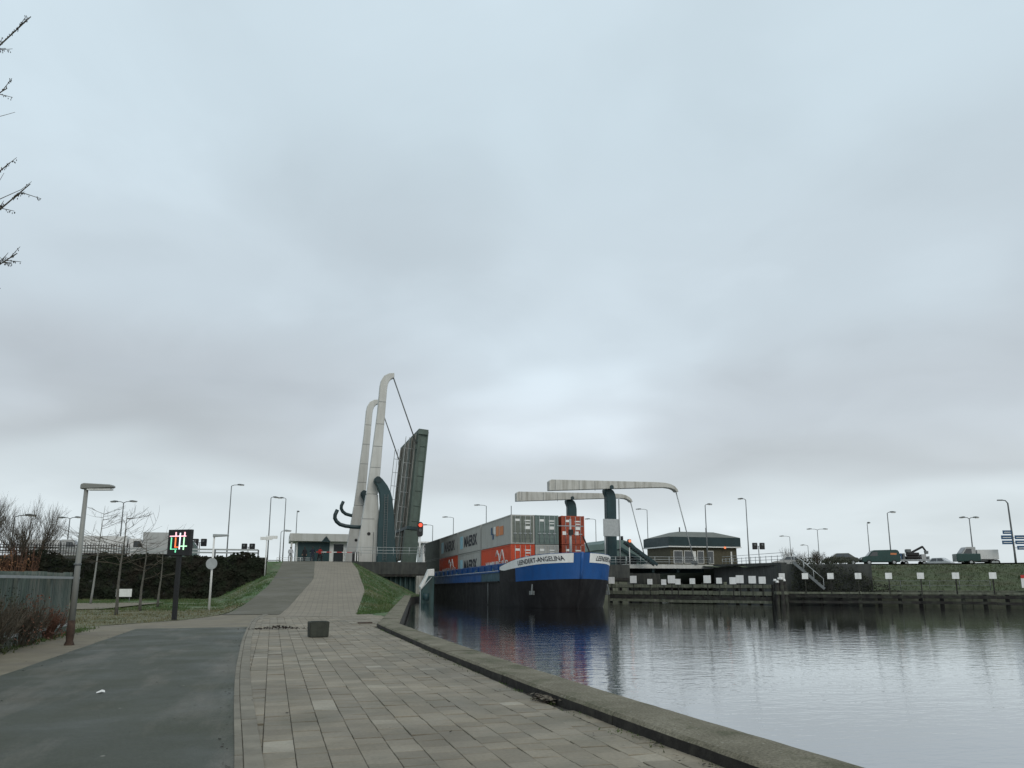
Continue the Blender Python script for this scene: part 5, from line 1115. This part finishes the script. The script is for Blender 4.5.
# twiggy shrubs in front of the fence
for i, (u, v, r_, h_, m_, lb) in enumerate(((17.6, -5.95, .95, 1.35, 'twig', 'twiggy brown shrub against the fence at the left edge'), (20.6, -5.95, 1.0, 1.45, 'twig', 'largest twiggy shrub against the middle of the fence'),
                                  (22.9, -5.95, .8, 1.3, 'twig', 'twiggy shrub against the fence just left of the path lamp'), (25.4, -6.0, .5, .95, 'twig_red', 'small reddish shrub at the fence behind the path lamp'))):
    t = thing('fence_shrub', lb, 'shrub', W(u, v, 0), TH + PI / 2, 'twiggy shrubs along the fence'); g = MB(); rr = random.Random(60 + i)
    for k in range(60):
        a = rr.uniform(-1, 1); b = Vector((rr.gauss(0, r_ * .35), rr.gauss(0, .06), -.02)); branch(g, b, Vector((a * .55, rr.uniform(-.55, .05), 1)).normalized(), h_ * rr.uniform(.3, .5), .008, 2, rr, .5, .25, 2, (1, 3))
    g.obj('twigs', m_, t, fix=False)['kind'] = 'stuff'
    leaf_cloud(260, ((-r_, r_), (-.45, .15), (.05, h_)), .035, 70 + i).obj('leaves', 'twig_red' if i != 1 else 'shrub', t, fix=False)

# overhanging tree whose trunk stands left of the frame
ot = thing('street_tree', 'bare tree whose budding twig tips hang in at the upper left corner', 'tree', (-9.6, 9.6, 0))
MB().tube([(0, 0, -.1), (0, 0, .4), (.05, 0, 2.5), (.0, .05, 5.0), (.1, 0, 7.5), (.15, 0, 10.5)], [.22, .17, .14, .11, .08, .03], 10).obj('trunk', 'bark', ot)
cr = MB(); bd_ = MB(); rr = random.Random(77)
def limb(a, b, r0, seed, nb=7):
    rr = random.Random(seed); a = Vector(a); b = Vector(b); P = [a.lerp(b, f) + Vector((0, rr.gauss(0, .03), -.25 * math.sin(PI * f) + rr.gauss(0, .015))) for f in [k / 8 for k in range(9)]]; P[0] = a; P[-1] = b
    cr.tube(P, [lerp(r0, .006, k / 8) for k in range(9)], 5, caps=False)
    for k in range(nb + 8):
        f = rr.uniform(.35, .98) if k < 8 else rr.uniform(.80, .99); i = int(f * 8); q = P[i].lerp(P[i + 1], f * 8 - i); d = (b - a).normalized(); sd = Vector((0, rr.gauss(0, .3), rr.choice((-1, 1)) * rr.uniform(.5, 1))); nd = (d * .9 + sd * .7).normalized(); L = rr.uniform(.1, .26)
        tip = q + nd * L; cr.tube([q, tip], [.006, .003], 4, caps=False)
        for m in range(7):
            e = q.lerp(tip, rr.uniform(.3, 1)); bd_.ell(e + Vector((rr.gauss(0, .01), rr.gauss(0, .01), -rr.uniform(.0, .035))), (.005, .005, .013), 5, 4)
    for m in range(14):
        e = P[-2].lerp(P[-1], rr.random()); bd_.ell(e + Vector((0, 0, rr.gauss(0, .012))), (.006, .006, .012), 5, 4)
O_ = Vector((-9.6, 9.6, 0))
for i, (z0, tgt) in enumerate(((6.8, (-6.40, 9.0, 8.98)), (7.2, (-6.62, 9.05, 7.95)), (5.0, (-6.12, 9.0, 6.56)), (5.6, (-6.50, 9.1, 6.90)), (4.0, (-6.17, 9.0, 5.62)), (3.9, (-6.36, 9.05, 5.18)))): limb((.03, 0, z0), Vector(tgt) - O_, .04, 90 + i)
for k in range(16):
    a = rr.uniform(1.4, 5.2); z0 = rr.uniform(4, 10); branch(cr, Vector((.05, 0, z0)), Vector((math.cos(a), math.sin(a), .5)).normalized(), 1.9, .03, 2, rr, .5, .2, 3, (2, 3))
cr.obj('branches', 'twig', ot, fix=False); bd_.obj('buds', 'bud', ot, fix=False)['kind'] = 'stuff'

# ------------------------------------------------------------------ grass
g = MB(); rr = random.Random(31)
def blade_clump(p, n, h_):
    for k in range(n):
        a = rr.uniform(0, 6.28); q = p + Vector((rr.gauss(0, .08), rr.gauss(0, .08), -.02)); w = Vector((math.cos(a), math.sin(a), 0)) * .014 * (1 + h_ * 3); l = Vector((rr.gauss(0, .4), rr.gauss(0, .4), 1)).normalized() * h_ * rr.uniform(.5, 1.2)
        g.add([q - w, q + w, q + l], [(0, 1, 2)])
for i in range(9000):
    u = 47 + 33 * rr.random(); v = rr.uniform(-17, sm(VL, u) - .05)
    if u < 36 and v > -3.6 - (36 - u) * .45 - .05: continue
    if noise.noise(Vector((u * .25, v * .25, 3))) < -.28: continue
    blade_clump(W(u, v, hl(u, v) + .02), 3, rr.uniform(.05, .16) + (.08 if noise.noise(Vector((u * .6, v * .6, 0))) > .2 else 0))
tag(g.obj('grass', 'blade', fix=False), 'short green grass on the slope left of the ramp', 'grass', kind='stuff'); g = MB()
for i in range(5200):
    u = 29.5 + 20 * rr.random(); v = rr.uniform(-17, vedge(u) - .05); blade_clump(W(u, v, gz(u, v) + .04), 3, rr.uniform(.04, .12) + (.07 if noise.noise(Vector((u * .6, v * .6, 0))) > .25 else 0))
tag(g.obj('grass', 'dry_blade', fix=False), 'dry yellowish verge grass around the young trees', 'grass', kind='stuff'); g = MB()
for i in range(5200):
    u = rr.uniform(40, 95); a, b = sm(VR, u) + .02, vq(u) - .42; v = rr.uniform(a, b)
    if b > a: blade_clump(W(u, v, hl(u, v) + .02), 3, rr.uniform(.06, .17))
for i in range(700):                                      # edge of the footway
    u = rr.uniform(15, 31); blade_clump(W(u, -6.05 + rr.gauss(0, .12), 0), 4, rr.uniform(.04, .14))
tag(g.obj('grass', 'blade', fix=False), 'rough winter grass on the slope between ramp and water', 'grass', kind='stuff')
g = MB()
for i in range(7000):
    tau = rr.uniform(6.5, 44); w = rr.uniform(2.3, 14); blade_clump(BW(tau, w, hb(tau, w) + .02), 3, rr.uniform(.08, .26))
tag(g.obj('grass', 'blade_dark', fix=False), 'rough grass on the bank under the embankment road', 'grass', kind='stuff')
g = MB()                                                  # moss and weeds at the foot of the coping
for i in range(650):
    u = 5 + 24 * rr.random() ** 1.6; q = vq(u) - .43 - abs(rr.gauss(0, .035))
    if noise.noise(Vector((u * 1.1, 0, 2))) > -.05: blade_clump(W(u, q, .005), 3, rr.uniform(.015, .05))
tag(g.obj('weeds', 'blade', fix=False), 'thin line of weeds along the foot of the quay coping', 'weeds', kind='stuff')

# ------------------------------------------------------------------ block, litter, debris
t = thing('stone_block', 'dark square stone block standing on the paved path', 'block', W(24.1, 1.38, 0), TH + .1)
MB().add([(-.27, -.24, 0), (.27, -.24, 0), (.27, .24, 0), (-.27, .24, 0), (-.285, -.25, .44), (.285, -.25, .45), (.285, .25, .455), (-.285, .25, .445)], [(0, 3, 2, 1), (0, 1, 5, 4), (1, 2, 6, 5), (2, 3, 7, 6), (3, 0, 4, 7), (4, 5, 6, 7)]).obj('block_body', 'block_stone', t, bevel=.02, seg=2)
MB().bb(-.2, .2, -.17, .17, .452, .458).obj('top_patch', 'block_stone', t)
def heap(name, label, u, v, n, sx, sy, hgt, seed, mat, cat='debris'):
    rr_ = random.Random(seed); g = MB()
    for i in range(n):
        p = Vector((rr_.gauss(0, sx), rr_.gauss(0, sy), 0)); p.z = max(.006, hgt * math.exp(-(p.x / sx) ** 2 * .7) * rr_.random() + .008); s_ = rr_.uniform(.02, .06); a = Vector((rr_.gauss(0, 1), rr_.gauss(0, 1), rr_.gauss(0, .4))).normalized(); b = a.cross(Vector((0, rr_.gauss(0, .5), 1))).normalized()
        g.add([p - a * s_, p - b * s_ * .6, p + a * s_, p + b * s_ * .6], [(0, 1, 2, 3)])
    o = g.obj(name, mat, fix=False, loc=W(u, v, .012), rz=TH); return tag(o, label, cat, kind=None)
heap('leaf_heap', 'dark heap of fallen leaves on the paving left of the stone block', 28.4, .28, 240, .42, .10, .10, 3, 'leafheap')
t = thing('debris_pile', 'pile of twigs and dirt caught against the quay coping', 'debris', W(10.4, 3.58, .01), TH); g = MB(); rr2 = random.Random(9)
for i in range(16): a = rr2.gauss(1.2, .5); L = rr2.uniform(.08, .3); c = Vector((rr2.gauss(.04, .06), rr2.gauss(0, .16), rr2.uniform(.01, .06))); d = Vector((math.cos(a), math.sin(a), rr2.gauss(0, .12))) * L / 2; g.tube([c - d, c + d], .006, 4)
g.obj('twigs', 'leafheap', t, fix=False)['kind'] = 'stuff'
heap_m = MB()
for i in range(160):
    p = Vector((rr2.gauss(.08, .06), rr2.gauss(0, .17), rr2.uniform(.005, .06))); s_ = rr2.uniform(.015, .045); a = Vector((rr2.gauss(0, 1), rr2.gauss(0, 1), .2)).normalized(); b = a.cross(Vector((0, 0, 1))); heap_m.add([p - a * s_, p - b * s_, p + a * s_, p + b * s_], [(0, 1, 2, 3)])
heap_m.obj('leaves', 'twig', t, fix=False)['kind'] = 'stuff'
g = MB(); g.add([(-.06, -.03, .0), (.012, -.04, .02), (.055, -.02, .006), (.045, .03, .03), (-.012, .04, .006), (-.06, .02, .012), (.01, 0, .045)], [(0, 1, 6), (1, 2, 6), (2, 3, 6), (3, 4, 6), (4, 5, 6), (5, 0, 6)])
tag(g.obj('paper_litter', 'litter', fix=False, loc=W(13.0, -2.3, .008), rz=.4), 'crumpled white scrap of paper on the dark cycle path', 'litter')
t = thing('drain_cover', 'small dark drain cover at the corner of the quay coping', 'drain cover', W(31.0, 3.45, .012), TH)
MB().bb(-.45, .45, -.25, .25, -.02, .012).obj('frame', 'kerb', t); MB().bb(-.2, .35, -.16, .1, .013, .05).obj('grate', 'rust', t, bevel=.01)

g = MB(); rr3 = random.Random(12)
for i in range(420):
    k = i % 4
    if k == 0: u = 6 + 24 * rr3.random() ** 1.5; v_ = vk(u) - abs(rr3.gauss(0, .10)) - .01; z = .007
    elif k == 1: u = 12 + 18 * rr3.random(); v_ = -4.4 + rr3.gauss(0, .22); z = .008
    elif k == 2: u = 6 + 24 * rr3.random() ** 1.5; v_ = vq(u) - .45 - abs(rr3.gauss(0, .14)); z = .012
    else: u = 6 + 26 * rr3.random(); v_ = rr3.uniform(-4.3, 3.5); z = .010
    s_ = rr3.uniform(.010, .028); a = rr3.uniform(0, 6.28); e1 = Vector((math.cos(a), math.sin(a), rr3.uniform(-.1, .3))) * s_; e2 = Vector((-math.sin(a), math.cos(a), rr3.uniform(0, .3))) * s_ * .6; c = W(u, v_, z + .006)
    g.add([c - e1, c - e2, c + e1, c + e2], [(0, 1, 2, 3)])
tag(g.obj('fallen_leaves', 'leafheap', fix=False), 'scattered fallen leaves along the path edges', 'leaves', kind='stuff')

# ------------------------------------------------------------------ barrier
t = thing('boom_barrier', 'red and white boom barrier lowered across the ramp top', 'barrier', W(98.6, 9.7, 4.0), TH)
MB().bb(-.35, .45, -.3, .3, 0, 1.25).obj('housing', 'black', t, bevel=.04); MB().bb(-.05, .08, -.33, -.305, .1, 1.2).obj('white_stripe', 'white_paint', t); MB().bb(.24, .36, -.33, -.305, .1, 1.2).obj('white_stripe', 'white_paint', t)
for k in range(7): MB().bb(-.4 - (k + 1) * .62, -.4 - k * .62, -.04, .04, 1.14, 1.23).obj('boom_section', 'red_paint' if k % 2 == 0 else 'white_paint', t)
railing('railing', 'low white rail beside the waiting cyclists at the ramp top', XY(100.5, .4), XY(100.5, 4.6), 4.0, .55, 1.4, rails=(.25, .5), mat='white_paint', r=.04)

# ------------------------------------------------------------------ people and bicycles
def person(label, loc, rz, top_m, leg_m, skin_hair='hair', arms=((.28, .25, 1.0), (-.28, .25, 1.0)), step=.12, H=1.75, astride=0.0):
    V = []; E = []; Rr = []
    def add(p, r, par=None):
        V.append(Vector(p)); Rr.append(r); i = len(V) - 1
        if par is not None: E.append((par, i))
        return i
    pel = add((0, 0, .95), .15); ab_ = add((0, .01, 1.12), .145, pel); ch = add((0, .02, 1.32), .165, ab_); nk = add((0, .01, 1.47), .075, ch); ne = add((0, .02, 1.53), .058, nk); hd = add((0, .04, 1.62), .098, ne); add((0, .03, 1.71), .085, hd)
    no = add((0, .135, 1.62), .022, hd)
    for s_ in (-1, 1):
        hp = add((s_ * (.10 + astride * .4), 0, .88), .105, pel); kn = add((s_ * (.11 + astride), .03 + s_ * step * .5, .49), .07, hp); an = add((s_ * (.11 + astride), s_ * step, .09), .045, kn); add((s_ * (.12 + astride), s_ * step + .13, .035), .038, an)
        sh_ = add((s_ * .19, .01, 1.40), .07, ch); hx, hy, hz = arms[0 if s_ > 0 else 1]; hand = Vector((hx, hy, hz)); sho = Vector((s_ * .19, .01, 1.40)); el_ = (sho + hand) / 2 + Vector((s_ * .05, -.07, -.07)); e_ = add(el_, .05, sh_); w_ = add(hand, .034, e_)
        fd = (hand - el_).normalized()
        pm = add(hand + fd * .07, .036, w_)
        for k, (ox, ln) in enumerate(((-.03, .075), (-.01, .09), (.01, .085), (.03, .065))): f1 = add(hand + fd * (.07 + ln * .55) + Vector((ox, 0, -.01)), .010, pm); add(hand + fd * (.07 + ln) + Vector((ox, 0, -.035)), .008, f1)
        th = add(hand + fd * .05 + Vector((-s_ * .045, .01, 0)), .011, w_); add(hand + fd * .09 + Vector((-s_ * .055, .015, -.01)), .009, th)
    me = bpy.data.meshes.new('body'); me.from_pydata([v * (H / 1.78) for v in V], E, []); o = bpy.data.objects.new('tmp', me); C.objects.link(o)
    m = o.modifiers.new('s', 'SKIN')
    for i, sv in enumerate(me.skin_vertices[0].data): sv.radius = (Rr[i], Rr[i] * (.8 if i in (0, 1, 2) else 1)); sv.use_root = (i == 0)
    o.modifiers.new('u', 'SUBSURF').levels = 1
    dg = bpy.context.evaluated_depsgraph_get(); me2 = bpy.data.meshes.new_from_object(o.evaluated_get(dg)); bpy.data.objects.remove(o)
    me2.materials.clear()
    for q in (leg_m, top_m, 'skin', skin_hair, 'black'): me2.materials.append(MAT[q])
    hands = [Vector(a) * (H / 1.78) for a in arms]
    for p_ in me2.polygons:
        c = p_.center; k = H / 1.78; z = c.z / k; p_.use_smooth = True; i = 0
        if z < .075: i = 4
        elif z > .93: i = 1
        if z > 1.52: i = 3 if (z > 1.68 or c.y < .02) else 2
        if min((c - h_).length for h_ in hands) < .12 and (c - hands[0]).length > -1 and abs(c.x) > .12: i = 2
        p_.material_index = i
    t = thing('person', label, 'person', loc, rz); b = bpy.data.objects.new('body', me2); C.objects.link(b); b.parent = t
    MB().ell((0, .015 * H / 1.78, 1.665 * H / 1.78), (.105, .118, .098), 12, 8).obj('hair', skin_hair, t)
    return t
def bicycle(label, loc, rz, mat='black'):
    t = thing('bicycle', label, 'bicycle', loc, rz, 'bicycles waiting at the barrier')      # local y forward
    for y in (-.53, .53):
        P = [(0, y + .33 * math.cos(a), .345 + .33 * math.sin(a)) for a in [2 * PI * k / 24 for k in range(25)]]
        w_ = MB().tube(P, .018, 6, caps=False).obj('wheel', 'rubber', t); g = MB()
        for k in range(10): a = 2 * PI * k / 10; g.tube([(0, y, .345), (0, y + .32 * math.cos(a), .345 + .32 * math.sin(a))], .003, 3, caps=False)
        g.obj('spokes', 'galv', w_)
        Q = [(0, y + .37 * math.cos(a), .345 + .37 * math.sin(a)) for a in [PI * (.15 + .75 * k / 10) for k in range(11)]]; MB().tube(Q, .022, 5).obj('mudguard', mat, t)
    g = MB()
    for a, b in (((0, -.12, .30), (0, -.22, .85)), ((0, -.12, .30), (0, .38, .82)), ((0, -.2, .72), (0, .36, .88)), ((0, -.53, .345), (0, -.12, .30)), ((0, -.53, .345), (0, -.2, .74)), ((0, .53, .345), (0, .36, .98))): g.tube([a, b], .019, 6)
    g.obj('frame', mat, t); MB().tube([(-.28, .12, 1.08), (-.26, .26, 1.10), (0, .36, 1.05), (.26, .26, 1.10), (.28, .12, 1.08)], .015, 6).obj('handlebar', 'galv', t)
    MB().prism([(-.09, -.36), (.09, -.36), (.03, -.08), (-.03, -.08)], .92, .98, 'z').obj('saddle', 'black', t, bevel=.02); MB().tube([(0, -.22, .82), (0, -.23, .93)], .014, 6).obj('seat_post', 'galv', t)
    MB().cyl((-.04, -.12, .30), (.04, -.12, .30), .09, 12).obj('chain_ring', 'galv_dark', t); MB().bb(-.1, .1, -.75, -.35, .70, .73).obj('carrier', 'black', t)
    return t
grip = ((.27, .40, 1.05), (-.27, .40, 1.05)); hang = ((.27, .05, .80), (-.27, .06, .80))
for x, lb, tm_, lm, ar, bk, bl, asd in ((1.95, 'person in a pale jacket waiting at the left end of the group', 'cloth_pale', 'cloth_pale', grip, 'cloth_pale', 'pale bicycle held by the person in the light jacket', .1),
                     (3.60, 'person in a long dark coat standing at the ramp top', 'cloth_dark', 'cloth_dark', hang, None, None, 0),
                     (4.55, 'person in a navy jacket waiting between the dark coat and red jacket', 'cloth_navy', 'cloth_jeans', grip, 'black', 'black bicycle under the person in the navy jacket', .1),
                     (5.42, 'person in a red jacket waiting with a bicycle at the barrier', 'cloth_red', 'cloth_dark', grip, 'black', 'black bicycle under the person in the red jacket', .1)):
    q = W(98.6, x, 4.025); rz_ = TH + (rnd.gauss(0, .15) if bk is None else -.45 if tm_ == 'cloth_red' else .2 * (x - 3.5) * .2)
    person(lb, q, rz_, tm_, lm, arms=ar, astride=asd, H=1.78 + rnd.gauss(0, .03))
    if bk: bicycle(bl, q + Vector((0, .0, 0)) + Matrix.Rotation(rz_, 3, 'Z') @ Vector((0, .12, 0)), rz_, bk)
